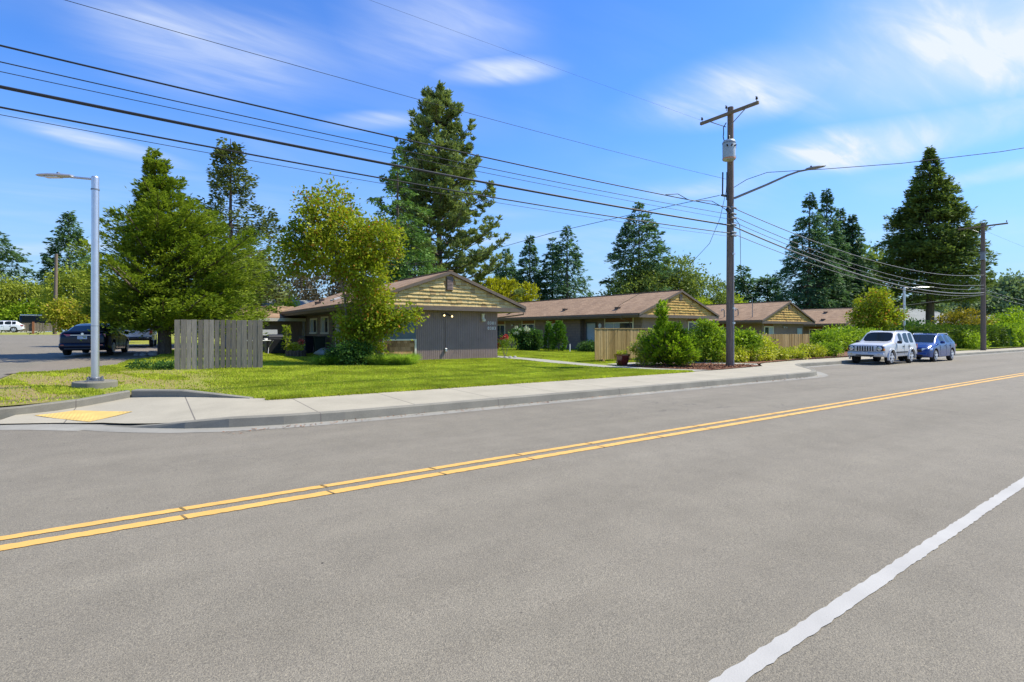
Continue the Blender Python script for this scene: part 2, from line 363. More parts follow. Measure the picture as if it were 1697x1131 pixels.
def mat_paintline(name, col, wear=.55):
    m, nt, p = nodes(name); pos = geo(nt).outputs['Position']
    f = ramp(nt, noise(nt, 60, 3, .7, pos), [(wear - .28, (0, 0, 0)), (wear - .2, (1, 1, 1))])
    c = ramp(nt, noise(nt, 3.0, 5, .6, pos), [(.3, tuple(x * .86 for x in col)), (.7, col)])
    c = mix(nt, f, (.20, .19, .17), c)
    sx = nt.nodes.new('ShaderNodeSeparateXYZ'); lk(nt, pos, sx.inputs[0])
    lk(nt, c, p.inputs['Base Color']); p.inputs['Roughness'].default_value = .75; bump(nt, p, noise(nt, 110, 2, .7, pos), .4, .004); return m
def mat_wood(name, a, b, axis=(6, 6, .5), rough=.8, sc_=5):
    m, nt, p = nodes(name); pos = nt.nodes.new('ShaderNodeTexCoord').outputs['Object']
    mp = nt.nodes.new('ShaderNodeMapping'); mp.inputs['Scale'].default_value = axis; lk(nt, pos, mp.inputs[0])
    f = noise(nt, sc_, 6, .65, mp.outputs[0]); c = ramp(nt, f, [(.3, a), (.7, b)])
    lk(nt, c, p.inputs['Base Color']); p.inputs['Roughness'].default_value = rough; bump(nt, p, f, .4, .01); return m

A = {}
A['asphalt'] = mat_asphalt('asphalt', .215); A['asphalt_side'] = mat_asphalt('side_asphalt', .20, 1.0, False)
A['walk'] = mat_concrete('sidewalk_concrete', (.42, .375, .275), 1.83, .14); A['kerb'] = mat_concrete('kerb_concrete', (.27, .25, .195), 3.66, .3)
A['gutter'] = mat_concrete('gutter_concrete', (.33, .31, .255), None, .25)
A['path'] = mat_concrete('path_concrete', (.38, .36, .29), None, .15)
A['lawn'] = mat_lawn('lawn_soil'); A['mulch'] = mat_mulch('bark_mulch')
A['gravel'] = mat_asphalt('gravel', .20, 1.04, False)
A['yellow'] = mat_paintline('yellow_road_paint', (.74, .42, .10)); A['seam'] = plain('worn_paint_joint', (.20, .14, .05), .8); A['white'] = mat_paintline('white_road_paint', (.44, .42, .37), .5)
A['pad'] = plain('yellow_tactile', (.66, .44, .12), .8, 0, .16, 3)
_n = A['pad'].node_tree; _v = _n.nodes.new('ShaderNodeTexVoronoi'); _v.inputs['Scale'].default_value = 17; _v.inputs['Randomness'].default_value = 0; _n.links.new(geo(_n).outputs['Position'], _v.inputs['Vector'])
bump(_n, _n.nodes['Principled BSDF'], ramp(_n, _v.outputs['Distance'], [(.2, (1, 1, 1)), (.4, (0, 0, 0))]), .8, .006)
A['roof'] = mat_shingle_roof('red_brown_roof', (.27, .165, .090), (.385, .25, .145))
A['roof_grey'] = mat_shingle_roof('grey_roof', (.19, .20, .18), (.27, .285, .26))
A['shake'] = mat_random('cedar_shakes', [(0, (.48, .34, .15)), (.10, (.42, .28, .12)), (.16, (.56, .41, .17)), (.6, (.68, .52, .24)), (1, (.60, .44, .18))], .8, (6, 6, 1), 6)
A['shake2'] = mat_random('golden_shakes', [(0, (.26, .15, .05)), (.14, (.50, .31, .09)), (.6, (.66, .44, .13)), (1, (.48, .29, .09))], .8, (6, 6, 1), 6)
A['shake_dark'] = mat_random('brown_shakes', [(0, (.22, .12, .05)), (.5, (.40, .23, .10)), (1, (.52, .31, .15))], .8, (6, 6, 1), 6)
A['siding'] = plain('taupe_siding', (.26, .188, .165), .75, 0, .10, 2.5); A['siding_teal'] = plain('slate_blue_panel', (.10, .135, .15), .7, 0, .12, 2)
A['block'] = mat_block('taupe_block', (.215, .158, .125)); A['fascia'] = plain('brown_fascia', (.150, .110, .080), .6, 0, .12, 4)
A['trim'] = plain('cream_trim', (.72, .67, .52), .6, 0, .06, 5); A['glass'] = mat_glass('window_glass', (.03, .04, .045)); A['blind'] = plain('window_blind', (.38, .42, .42), .5, 0, .1, 6)
A['door'] = plain('pale_blue_door', (.42, .50, .52), .5, 0, .06, 2); A['cedar_panel'] = mat_wood('cedar_panel', (.15, .06, .025), (.27, .12, .05), (1, .5, 8))
A['white_wall'] = plain('white_wall', (.6, .6, .56), .7, 0, .08, 2); A['brick'] = mat_block('red_brick', (.32, .12, .08))
A['pole'] = mat_wood('pole_wood', (.11, .078, .058), (.25, .185, .14), (8, 8, .35), .85, 5); A['crossarm'] = mat_wood('crossarm_wood', (.14, .10, .06), (.28, .21, .13), (6, .6, 6))
A['metal'] = plain('galvanised_steel', (.55, .56, .58), .42, .75, .10, 6); A['metal_d'] = plain('weathered_steel', (.22, .23, .24), .5, .6, .2, 8)
A['aluminium'] = plain('satin_aluminium', (.66, .65, .66), .34, .85, .05, 5)
A['tank'] = plain('transformer_tank', (.42, .45, .43), .45, .2, .15, 5); A['black'] = plain('black_plastic', (.012, .012, .013), .45, 0, .2, 5)
A['wire'] = plain('black_cable', (.018, .018, .02), .5, 0, .1, 2); A['wire_g'] = plain('aluminium_cable', (.20, .20, .20), .5, .4, .1, 2)
A['fence_grey'] = mat_random('weathered_board', [(0, (.19, .155, .115)), (.5, (.30, .25, .19)), (1, (.42, .35, .27))], .85, (9, 9, .5), 5)
A['fence_tan'] = mat_random('cedar_board', [(0, (.30, .20, .07)), (.5, (.40, .28, .11)), (1, (.50, .36, .16))], .8, (9, 9, .6), 5)
A['fence_far'] = mat_random('old_board', [(0, (.15, .13, .10)), (1, (.26, .22, .17))], .85, (9, 9, .5), 5); A['post_red'] = mat_wood('cedar_post', (.25, .09, .035), (.42, .17, .07))
A['bark'] = mat_wood('bark', (.06, .045, .035), (.17, .13, .10), (5, 5, 1), .95, 6); A['bark_l'] = mat_wood('smooth_bark', (.17, .13, .09), (.32, .26, .19), (4, 4, 1), .9, 6)
A['tyre'] = plain('tyre_rubber', (.018, .018, .018), .8, 0, .2, 6); A['rim'] = plain('alloy_rim', (.62, .63, .64), .35, .35, .05, 4)
A['silver'] = plain('silver_paint', (.56, .555, .54), .3, .12, .02, 1, .4, .35); A['blue'] = plain('dark_blue_paint', (.012, .045, .19), .25, .2, .04, 1, .4, .4)
A['navy'] = plain('navy_paint', (.003, .006, .020), .2, .1, .04, 1, .35, .25); A['carwhite'] = plain('white_paint', (.74, .75, .76), .25, 0, .02, 1, .5, 1)
A['carglass'] = mat_glass('car_glass', (.012, .018, .020)); A['carglass'].node_tree.nodes['Principled BSDF'].inputs['Specular IOR Level'].default_value = .22; A['redlamp'] = plain('red_lamp', (.42, .012, .02), .15, 0, .1, 6, .6, 1); A['lamp'] = plain('lamp_glass', (.55, .57, .6), .1, .4, .15, 20, .8, 1)
A['amber'] = plain('amber_lens', (.65, .22, .03), .2, 0, .1, 10); A['plate'] = plain('number_plate', (.58, .62, .66), .5, 0, .1, 30); A['chrome'] = plain('chrome', (.75, .76, .78), .1, 1, .03, 4)
A['pot'] = plain('red_glazed_pot', (.14, .018, .012), .16, 0, .25, 5, .6, .8); A['stone'] = plain('rock', (.30, .29, .28), .85, 0, .3, 7); A['soil'] = plain('soil', (.06, .04, .025), .95, 0, .3, 12)
A['vinyl'] = plain('white_vinyl', (.75, .75, .72), .5, 0, .04, 3); A['blueplastic'] = plain('blue_plastic', (.02, .10, .35), .4, 0, .1, 4); A['digits'] = plain('white_digits', (.85, .85, .82), .5, 0, .03, 3)
em, nt_, p_ = nodes('lit_bulb'); p_.inputs['Base Color'].default_value = (1, .8, .4, 1); p_.inputs['Emission Color'].default_value = (1, .72, .32, 1); p_.inputs['Emission Strength'].default_value = 2.2; A['bulb'] = em
L_ = leafmat
A['cypress'] = L_('cypress_leaf', (.045, .095, .008), (.16, .22, .02), .30, .5, None, .6, (.24, .28, .035), gain=1.9)
A['spruce'] = L_('spruce_leaf', (.018, .040, .018), (.055, .095, .035), .3, .35, gain=2.7)
A['fir'] = L_('fir_leaf', (.020, .050, .030), (.06, .105, .05), .3, .3, gain=2.7)
A['pine'] = L_('pine_leaf', (.045, .075, .022), (.125, .155, .055), .3, .3, gain=2.3)
A['thinspruce'] = L_('hemlock_leaf', (.035, .055, .018), (.10, .125, .04), .2, .5, gain=2.1)
A['cedar'] = L_('cedar_leaf', (.03, .075, .025), (.10, .18, .05), .2, .4, None, .6, (.16, .26, .05), gain=2.1)
A['bigspruce'] = L_('big_spruce_leaf', (.024, .050, .016), (.075, .108, .03), .3, .25, None, .6, (.14, .17, .04), gain=2.7)
A['maple'] = L_('maple_leaf', (.085, .15, .008), (.26, .31, .022), .42, .8, (.42, .19, .04), .5, (.38, .38, .03), gain=1.6)
A['broad'] = L_('broad_leaf', (.06, .095, .022), (.17, .215, .05), .35, .5, None, .5, (.20, .26, .07), gain=1.9)
A['lime'] = L_('lime_leaf', (.13, .20, .015), (.32, .40, .03), .45, .6, gain=1.3)
A['willow'] = L_('willow_leaf', (.14, .19, .02), (.30, .34, .05), .45, .5, gain=1.35)
A['plum'] = L_('dark_leaf', (.025, .026, .016), (.075, .065, .045), .25, .3, gain=2)
A['golden'] = L_('golden_leaf', (.16, .20, .01), (.42, .42, .03), .35, 1.2, gain=1.35)
A['shrub'] = L_('shrub_leaf', (.09, .18, .010), (.26, .36, .03), .42, 1.6, None, .45, gain=1.3)
A['youngspruce'] = L_('young_spruce_leaf', (.09, .19, .010), (.27, .38, .025), .42, 1.8, gain=1.35)
A['yellowgreen'] = L_('yellow_green_leaf', (.20, .26, .015), (.48, .50, .05), .4, 2, (.62, .55, .25), .45, gain=1.25)
A['darkshrub'] = L_('dark_shrub_leaf', (.02, .055, .012), (.07, .14, .03), .3, 1.5, gain=1.6)
A['arbor'] = L_('arborvitae_leaf', (.035, .10, .012), (.10, .20, .025), .3, 3, gain=1.5)
A['hedge'] = L_('hedge_leaf', (.03, .075, .010), (.11, .19, .02), .35, .6, None, .5, (.20, .27, .03), gain=1.1)
A['farleaf'] = L_('far_leaf', (.045, .075, .045), (.12, .16, .08), .3, .2, gain=2.3)
A['bronze'] = L_('bronze_leaf', (.09, .11, .01), (.34, .27, .03), .35, .8, None, .5, (.42, .34, .04), gain=1.3)
A['rhodo'] = L_('bright_bush_leaf', (.10, .13, .015), (.36, .38, .03), .4, .35, (.70, .45, .10), gain=1.35)
A['grassblade'] = L_('grass_blade', (.135, .185, .012), (.31, .355, .040), .42, .7, (.42, .34, .10), .6, gain=1.75)
A['ornagrass'] = L_('long_grass', (.12, .22, .03), (.32, .42, .07), .45, 2, gain=1.5)
A['flower'] = mat_random('red_petals', [(0, (.55, .02, .02)), (.55, (.75, .07, .05)), (1, (.85, .35, .25))], .5)
A['bloom'] = mat_random('pale_blooms', [(0, (.55, .60, .30)), (1, (.80, .80, .60))], .5)

# ---------------------------------------------------------------- vegetation generators
def fastmesh(name, V, F4):
    me = bpy.data.meshes.new(name); V = np.asarray(V, np.float32); F4 = np.asarray(F4, np.int32); k = F4.shape[1]
    me.vertices.add(len(V)); me.vertices.foreach_set('co', V.ravel()); me.loops.add(F4.size); me.loops.foreach_set('vertex_index', F4.ravel())
    me.polygons.add(len(F4)); me.polygons.foreach_set('loop_start', np.arange(0, F4.size, k, dtype=np.int32)); me.polygons.foreach_set('loop_total', np.full(len(F4), k, np.int32))
    me.update(calc_edges=True); return me
def nrm(a): return a / np.maximum(np.linalg.norm(a, axis=1, keepdims=True), 1e-6)
def leaves(name, P, D, Nn, L, W, mat, parent, belly=.45):
    P = np.asarray(P); D = nrm(np.asarray(D)); S = nrm(np.cross(D, Nn)); n = len(P)
    L = np.broadcast_to(np.asarray(L).reshape(-1, 1), (n, 1)); W = np.broadcast_to(np.asarray(W).reshape(-1, 1), (n, 1))
    V = np.empty((n, 4, 3)); V[:, 0] = P; V[:, 1] = P + D * L * belly + S * W * .5; V[:, 2] = P + D * L; V[:, 3] = P + D * L * belly - S * W * .5
    F = np.arange(n * 4).reshape(n, 4)
    return addmesh(name, fastmesh(name, V.reshape(-1, 3), F), mat, parent)
def rnd(n, k=3): return rng.normal(size=(n, k))
def conifer(loc, label, group, H, prof, mat, seed, nb=120, leafL=.4, leafW=.16, per=60, z0=1.0, elev=0.1, sag=.25, width=.30, jitter=.34, name='conifer_tree', bark='bark', trunk_r=.25, tipup=.0, lean=(0, 0), squash=1.0, flat=.35, twig=1.0, cat='tree', top=.02, zpow=.85, rise=0.0, asym=0.0):
    global rng; rng = np.random.default_rng(seed)
    root = empty(name, loc, 0, label, cat, group)
    tm = MB(); k = 7
    pts = [(lean[0] * t * t, lean[1] * t * t, H * t) for t in np.linspace(0, 1, k)]
    tm.tube(pts, [max(trunk_r * (1 - t) ** .8, .02) for t in np.linspace(0, .97, k)], 8)
    Ps, Ds, Ns, Ls = [], [], [], []
    hs = z0 + (H * (1 - top) - z0) * (rng.random(nb) ** zpow); hs.sort()
    az = np.arange(nb) * 2.39996 + rng.normal(size=nb) * .5
    for h, a in zip(hs, az):
        t = (h - z0) / (H - z0); Lb = prof(t) * (1 - jitter + 2 * jitter * rng.random()) * (1 + asym * math.cos(a + .61))
        if Lb < .12: Lb = .12
        d = np.array([math.cos(a), math.sin(a), 0.]); sidev = np.array([-d[1], d[0], 0.])
        e = elev + rise * t + rng.normal() * .08
        org = np.array([lean[0] * (h / H) ** 2, lean[1] * (h / H) ** 2, h])
        n = max(10, int(per * (Lb / prof(0) if prof(0) > 0 else 1) + 8)); m_ = max(4, int(n / 13)) 
        sj = .04 + .94 * rng.random(m_) ** .75; sj[0] = 1.0; tl = (.45 + .75 * rng.random(m_)) * width * 2.1 * Lb * (1.10 - sj) * twig + leafL * (.9 if Lb > 1 else .35)
        sg = np.where(np.arange(m_) % 2 == 0, 1., -1.); sg[0] = 0; j = rng.integers(0, m_, n); q_ = rng.random(n) ** .8
        def bp(s): return org + d * (s * Lb)[:, None] + np.array([0, 0, 1.]) * ((e * s - sag * s ** 2 + tipup * s ** 3) * Lb)[:, None]
        s = sj[j]; lat = sg[j] * tl[j] * q_; fw = np.where(sg[j] == 0, -leafL * 2.2 * q_, tl[j] * q_ * .75)
        dz = rng.normal(size=m_)[j] * .16 * tl[j] * q_ - q_ ** 2 * tl[j] * .18
        P = bp(s) + sidev * lat[:, None] + d * fw[:, None] + np.array([0, 0, 1.]) * (dz + rng.normal(size=n) * flat * leafL * .5)[:, None] + rnd(n) * leafL * .12
        D = d[None] * 1.0 + sidev[None] * (sg[j] * .75)[:, None] + np.array([0, 0, 1.]) * (e - 1.6 * sag * s + 2 * tipup * s ** 2)[:, None] + rnd(n) * .38
        Ps.append(P); Ds.append(D); Ns.append(np.array([[0, 0, 1.]]) + rnd(n) * .5); Ls.append(leafL * (.6 + .8 * rng.random(n)))
        ss = np.array([0, .3, .6, .95]); q = bp(ss)
        if Lb > .6: tm.tube([tuple(x) for x in q], [max(.018, trunk_r * .22 * (Lb / max(prof(0), .1)) * (1 - .8 * w)) for w in ss], 4, False)
    P = np.concatenate(Ps); P[:, 0] *= squash
    Ls = np.concatenate(Ls)
    tm.build('trunk', A[bark], root, smooth=True)
    leaves('crown', P, np.concatenate(Ds), np.concatenate(Ns), Ls, Ls * leafW / leafL, A[mat], root)
    return root
def tufted_pine(loc, label, H, prof, seed, nb=130, name='pine_tree'):
    global rng; rng = np.random.default_rng(seed); root = empty(name, loc, 0, label, 'tree', 'evergreen trees behind the houses')
    tm = MB(); tm.tube([(0, 0, 0), (.1, 0, H * .3), (-.05, .1, H * .6), (0, 0, H * .97)], [.48, .36, .22, .05], 8)
    Ps, Ds, Ls = [], [], []
    hs = 4 + (H - 4.6) * np.sort(rng.random(nb) ** .9)
    for i, h in enumerate(hs):
        t = (h - 4) / (H - 4); a = i * 2.4 + rng.normal() * .5; Lb = prof(t) * (.6 + .55 * rng.random()); d = np.array([math.cos(a), math.sin(a), 0.])
        e = .05 + .5 * t + rng.normal() * .12; side = np.array([-d[1], d[0], 0])
        f = lambda s: np.array([0, 0, h]) + d * s * Lb + np.array([0, 0, 1.]) * (e * s - .12 * s + .25 * s ** 3) * Lb
        tm.tube([tuple(f(s)) for s in (0, .35, .7, 1)], [.085, .06, .04, .015], 4, False)
        nt = int(5 + 15 * Lb / prof(0))
        for j in range(nt):
            s = .28 + .75 * rng.random() ** .7; lat = rng.normal() * .30 * Lb * (1.15 - s) + 0
            c = f(s) + side * lat + np.array([0, 0, 1.]) * (rng.normal() * .22 + .1)
            if Lb > 1.5 and rng.random() < .3: tm.tube([tuple(f(max(.1, s - .2))), tuple(c)], [.03, .012], 3, False)
            n = 30; Dd = rnd(n); Dd[:, 2] = abs(Dd[:, 2]) * .9 + .15; Dd = nrm(Dd) + d * .3
            Ps.append(np.repeat(c[None], n, 0) + rnd(n) * .10); Ds.append(Dd); Ls.append(.30 + .3 * rng.random(n))
    tm.build('trunk', A['bark'], root, smooth=True)
    Ls = np.concatenate(Ls); P = np.concatenate(Ps)
    leaves('crown', P, np.concatenate(Ds), rnd(len(P)), Ls, Ls * .34, A['pine'], root)
    return root
def blob_tree(loc, label, group, lobes, mat, seed, K=120, M_=60, sig=.28, leaf=.16, name='deciduous_tree', bark='bark', trunk=None, cat='tree', hang=0, shell=.45, wl=.62, limbs=True, crown='crown', smin=.3):
    """lobes: (x,y,z,rx,ry,rz,weight) ellipsoids that make up the crown; K clusters, M_ leaves in each"""
    global rng; rng = np.random.default_rng(seed); root = empty(name, loc, 0, label, cat, group)
    W = np.array([l[6] if len(l) > 6 else 1 for l in lobes], float); W /= W.sum()
    idx = rng.choice(len(lobes), K, p=W); d = nrm(rnd(K)); r = (smin + (1 - smin) * rng.random(K)) ** shell
    Lb = np.array([l[:6] for l in lobes], float)
    C = Lb[idx, :3] + d * r[:, None] * Lb[idx, 3:6]
    C[:, 2] = np.maximum(C[:, 2], .06 + sig * .3)
    sz = sig * (.55 + .9 * rng.random(K))
    cl = np.repeat(np.arange(K), M_); n = len(cl)
    off = rnd(n) * sz[cl][:, None] * np.array([1, 1, .75])
    P = C[cl] + off; P[:, 2] = np.maximum(P[:, 2], .03)
    D = nrm(off) * .6 + d[cl] * .5 + rnd(n) * .6; D[:, 2] -= .15 + hang
    if hang: P[:, 2] -= rng.random(n) * hang * 1.2
    Ls = leaf * (.6 + .8 * rng.random(n))
    if limbs:
        tm = MB(); tr = trunk or [[(0, 0, 0), (0, 0, lobes[0][2])]]
        for path in tr:
            m_ = len(path); r0 = path[0][3] if len(path[0]) > 3 else .12
            tm.tube([p[:3] for p in path], [r0 * (1 - .75 * i / (m_ - 1)) for i in range(m_)], 8)
        nodes_ = [Vector(p[:3]) for path in tr for p in path[1:]]
        for i in rng.choice(K, min(K, 34), replace=False):
            c = Vector(C[i]); near = [q for q in nodes_ if q.z < c.z + .2] or nodes_
            b = min(near, key=lambda q: (q - c).length); mid = (b + c) / 2 + Vector(rng.normal(size=3)) * .1 * (b - c).length
            tm.tube([b, mid, c], [max(.012, r0 * .22), max(.01, r0 * .14), .008], 4, False)
        tm.build('trunk' if cat == 'tree' else 'stem', A[bark], root, smooth=True)
    leaves(crown if cat == 'tree' else 'foliage', P, D, rnd(n), Ls, Ls * wl, A[mat], root)
    return root

# ---------------------------------------------------------------- ground, road, kerb, sidewalk
def sheet(name, poly, zf, res, mat, kind='structure', parent=None, ubounds=None):
    bm = bmesh.new(); f = bm.faces.new([bm.verts.new((p[0], p[1], 0)) for p in poly])
    us = [p[0] for p in poly]; vs = [p[1] for p in poly]
    for ax, lo, hi in ((0, min(us), max(us)), (1, min(vs), max(vs))):
        x = math.floor(lo / res) * res
        while x < hi:
            if x > lo:
                co = (x, 0, 0) if ax == 0 else (0, x, 0); no = (1, 0, 0) if ax == 0 else (0, 1, 0)
                bmesh.ops.bisect_plane(bm, geom=bm.verts[:] + bm.edges[:] + bm.faces[:], plane_co=co, plane_no=no, dist=1e-6)
            x += res
    bmesh.ops.triangulate(bm, faces=bm.faces)
    for v in bm.verts: v.co.z = zf(v.co.x, v.co.y)
    bmesh.ops.recalc_face_normals(bm, faces=bm.faces)
    if sum(f.normal.z for f in bm.faces) < 0: bmesh.ops.reverse_faces(bm, faces=bm.faces)
    me = bpy.data.meshes.new(name); bm.to_mesh(me); bm.free()
    for p in me.polygons: p.use_smooth = True
    o = addmesh(name, me, mat, parent); return tag(o, kind=kind)
# base terrain to the horizon
gv = sorted(set([-900, -400, -200, -80, -30, -10, 0, 5, 8.5] + [9.0 + i for i in range(0, 40, 2)] + list(range(50, 160, 6)) + [200, 300, 500, 900, 1500]))
gu = sorted(set([-1500, -700, -300, -150, -80, -60] + list(range(-50, 0, 4)) + [0, 2, 3, 4, 5, 6, 7, 8, 9, 10] + list(range(14, 120, 6)) + [150, 250, 500, 900, 1500]))
V = [(u, v, min(G(u, v), zr(max(-60, min(150, u)), v), zside(u, v)) - .10) for v in gv for u in gu]; nu = len(gu)
F = [(j * nu + i, j * nu + i + 1, (j + 1) * nu + i + 1, (j + 1) * nu + i) for j in range(len(gv) - 1) for i in range(nu - 1)]
me = bpy.data.meshes.new('ground'); me.from_pydata(V, [], F); tag(addmesh('ground', me, A['lawn']), kind='structure')
# asphalt of the main road (its far edge runs under the kerb)
uu = [-60, -30, -8] + [19.5 + i * .5 for i in range(0, 13)] + [40, 60, 90, 150]
edge = [(u, kv(u) + .08) for u in uu if u >= -8]
sheet('road', [(-60, -6), (150, -6)] + [(u, v) for u, v in reversed(edge)] + [(-60, 9.43)], zr, 1.7, A['asphalt'])
sheet('side_street', [(-60, 9.43), (3.2, 9.43), (2.2, 9.6), (1.2, 9.9), (.5, 10.3), (.1, 10.7), (-.3, 11.3), (-1.4, 12.3), (-2.6, 13.6), (-3.3, 14.6), (-3.25, 24.2), (-2.3, 27), (-1.4, 40), (-1.0, 70), (-1.5, 86), (-60, 86)], zside, 2.0, A['asphalt_side'])
sheet('gravel_shoulder', [(-3.4, 20.8), (-2.1, 21.4), (-.9, 23.4), (-.6, 26.5), (.4, 29.5), (2.2, 34), (2.6, 46), (-1.6, 46), (-2.4, 30), (-3.2, 25)], lambda u, v: G(u, v) + .006, 1.5, A['gravel'])
# lane markings
def strip(name, v0, v1, u0, u1, mat, z=.005, ragged=.006, gaps=None, k=0):
    mb = MB(); n = int((u1 - u0) / (.05 if u1 - u0 < 60 else .25)); r = random.Random(int(v0 * 100))
    us = [u0 + (u1 - u0) * i / n for i in range(n + 1)]
    e0 = [v0 + k * min(x, 8) + r.uniform(-ragged, ragged) for x in us]; e1 = [v1 + k * min(x, 8) + r.uniform(-ragged, ragged) for x in us]
    for i in range(n):
        if gaps and gaps(us[i]): continue
        mb.face_pts([(us[i], e0[i], zr(us[i], e0[i]) + z), (us[i + 1], e0[i + 1], zr(us[i + 1], e0[i + 1]) + z), (us[i + 1], e1[i + 1], zr(us[i + 1], e1[i + 1]) + z), (us[i], e1[i], zr(us[i], e1[i]) + z)])
    return mb.build(name, mat)
for o_, lab in ((strip('centre_line', 5.165, 5.272, -30, 26, A['yellow']), 'n'), (strip('centre_line', 4.93, 5.042, -30, 26, A['yellow']), 's'),
                (strip('centre_line', 5.165, 5.272, 26, 150, A['yellow']), 'n'), (strip('centre_line', 4.93, 5.042, 26, 150, A['yellow']), 's')):
    tag(o_, kind='structure')
tag(strip('edge_line', 1.308, 1.40, -8, 30, A['white'], .005, .006, None, .015), kind='structure'); tag(strip('edge_line', 1.308, 1.40, 30, 150, A['white'], .005, .01, None, .015), kind='structure')
# faint cross-seams of the painted tape (dark joints every 1.5 m on the yellow lines)
sj = MB()
for i in range(-3, 34):
    u = .25 + i * 1.16
    for (a, b) in ((4.925, 5.04), (5.17, 5.275)):
        z = zr(u, a) + .008; sj.face_pts([(u, a, z), (u + .02, a, z), (u - .03 + .02, b, z), (u - .03, b, z)])
tag(sj.build('line_seams', A['seam']), kind='structure')
# kerb: swept profile along its line
def sweep(path, prof, name, mat, zf, side=1):
    mb = MB(); k = len(prof); pts = [Vector((p[0], p[1])) for p in path]; n0 = 0
    for i, p in enumerate(pts):
        d = (pts[min(i + 1, len(pts) - 1)] - pts[max(0, i - 1)]).normalized(); nn = Vector((-d.y, d.x)) * side
        hsc = path[i][2] if len(path[i]) > 2 else 1
        for (o, h) in prof: q = p + nn * o; mb.v.append((q.x, q.y, zf(q.x, q.y) + (h * hsc if h > 0 else h)))
    for i in range(len(pts) - 1):
        for j in range(k - 1):
            a = i * k + j; mb.f.append((a, a + 1, a + 1 + k, a + k))
    mb.f.append(tuple(range(k))); mb.f.append(tuple((len(pts) - 1) * k + j for j in range(k)))
    return mb.build(name, mat)
kp = []
for u, v, h in [(-.62, 11.15, .04), (-.3, 10.75, .12), (.05, 10.4, .35), (.5, 10.03, .7), (1.1, 9.72, 1), (1.9, 9.5, 1), (2.9, 9.38, 1), (4, 9.35, 1)] : kp.append((u, v, h))
kp += [(u, 9.35, 1) for u in range(6, 20, 2)] + [(19.5 + i * .4, kv(19.5 + i * .4), 1) for i in range(0, 17)] + [(u, 12.45, 1) for u in (28, 34, 45, 60, 90, 150)]
KB = lambda u, v: zr(u, min(v, 30))
tag(sweep(kp, [(-.008, -.15), (-.008, 0.001), (.018, .148), (.045, .163), (.17, .166), (.17, -.15)], 'kerb', A['kerb'], KB), kind='structure')
tag(sweep([(a, b) for a, b, _ in kp], [(-.36, .004), (0, .010), (0, -.1), (-.36, -.1)], 'gutter', A['gutter'], KB), kind='structure')
tag(sweep([(-4.2, 13.0), (-3.0, 12.75), (-2.1, 12.3), (-1.3, 11.75), (-.62, 11.15)], [(-.45, .004), (.25, .012), (.25, -.1), (-.45, -.1)], 'gutter', A['gutter'], lambda u, v: zr(u, v) + .0), kind='structure')
# sidewalk slab (dips to the road at the corner ramp)
def sw(u, v):
    top = zr(u, kv(u)) + .155 + .012 * max(0, v - kv(u))
    low = zr(u, v) + .03 + .02 * max(0, (v - 12.5))
    t = sm(-.9, 1.6, u + .35 * (v - 11)); return low * (1 - t) + top * t
front = [(a + .0, b + .16) for a, b, _ in kp if a >= -.7]
back = [(150, 14.1), (60, 14.1), (34, 14.15), (28, 14.0), (25.5, 13.75), (24, 13.55), (23, 13.2), (22.2, 12.75), (21.3, 12.15), (20.2, 11.95), (18, 11.75), (15.9, 11.72), (8, 11.68), (3.5, 11.72), (2.0, 11.95), (1.55, 12.25), (-.28, 13.95), (-2.0, 13.45), (-2.2, 12.35), (-1.3, 11.85)]
sheet('sidewalk', front + back, sw, .5, A['walk'])
# kerb behind the ramp landing (two straight runs) 
def bsweep(pts, name):
    return tag(sweep(pts, [(0, -.2), (0, .13), (.02, .15), (.15, .15), (.15, -.2)], name, A['kerb'], lambda u, v: sw(u, v)), kind='structure')
bsweep([(-2.35, 13.22, .95), (-1.95, 13.35, .95), (-1.1, 13.62, 1), (-.3, 13.92, 1)], 'kerb')
bsweep([(-.28, 13.95, 1), (.6, 13.12, .9), (1.2, 12.58, .45), (1.75, 12.08, .06)], 'kerb')
pad = MB(); P4 = [(-1.72, 13.05), (-1.15, 13.22), (-.22, 12.08), (-.82, 11.55)]
def padz(u, v): return sw(u, v) + .009
sheet('tactile_paving', P4, padz, .25, A['pad'])
# lawns, mulch beds, garden paths
LW = [(-3.2, 14.4), (-2.5, 13.35), (-1.9, 13.5), (-.28, 14.1), (1.7, 12.2), (2.1, 11.98), (3.5, 11.74), (8, 11.70), (15.9, 11.74), (15.1, 13.6), (14.55, 15.4), (14.45, 17.5), (14.75, 22.2), (14.75, 60), (1.0, 60), (-.6, 26.5), (-.9, 23.4), (-2.1, 21.4), (-3.2, 20.8)]
def lawnz(u, v):
    t = sm(11.6, 13.2, v); w = sm(1.2, 2.4, u); return G(u, v) * (1 - w * (1 - t)) + sw(u, v) * w * (1 - t) + .002
sheet('lawn', LW, lawnz, 1.0, A['lawn'])
def lz(u, v):
    t = sm(11.6, 13.2, v) if u < 20 else sm(13.4, 15, v); return sw(u, v) * (1 - t) + (G(u, v) + .004) * t
sheet('lawn', [(15.75, 14.2), (17.5, 16.1), (21, 16.4), (24.5, 15.8), (26, 17), (27, 24), (27, 60), (15.85, 60), (15.8, 21.6), (15.5, 17)], lambda u, v: G(u, v) + .004, 1.5, A['lawn'])
sheet('lawn', [(34, 14.6), (150, 14.6), (150, 60), (34, 60)], lambda u, v: G(u, v) + .002, 4, A['lawn'])
sheet('garden_path', [(15.9, 11.76), (17.2, 11.78), (16.0, 13.9), (15.55, 15.6), (15.5, 17.5), (15.8, 22), (15.8, 40), (14.75, 40), (14.75, 22.1), (14.45, 17.5), (14.55, 15.4), (15.1, 13.6)], lambda u, v: lz(u, v) + .012, 1.0, A['path'])
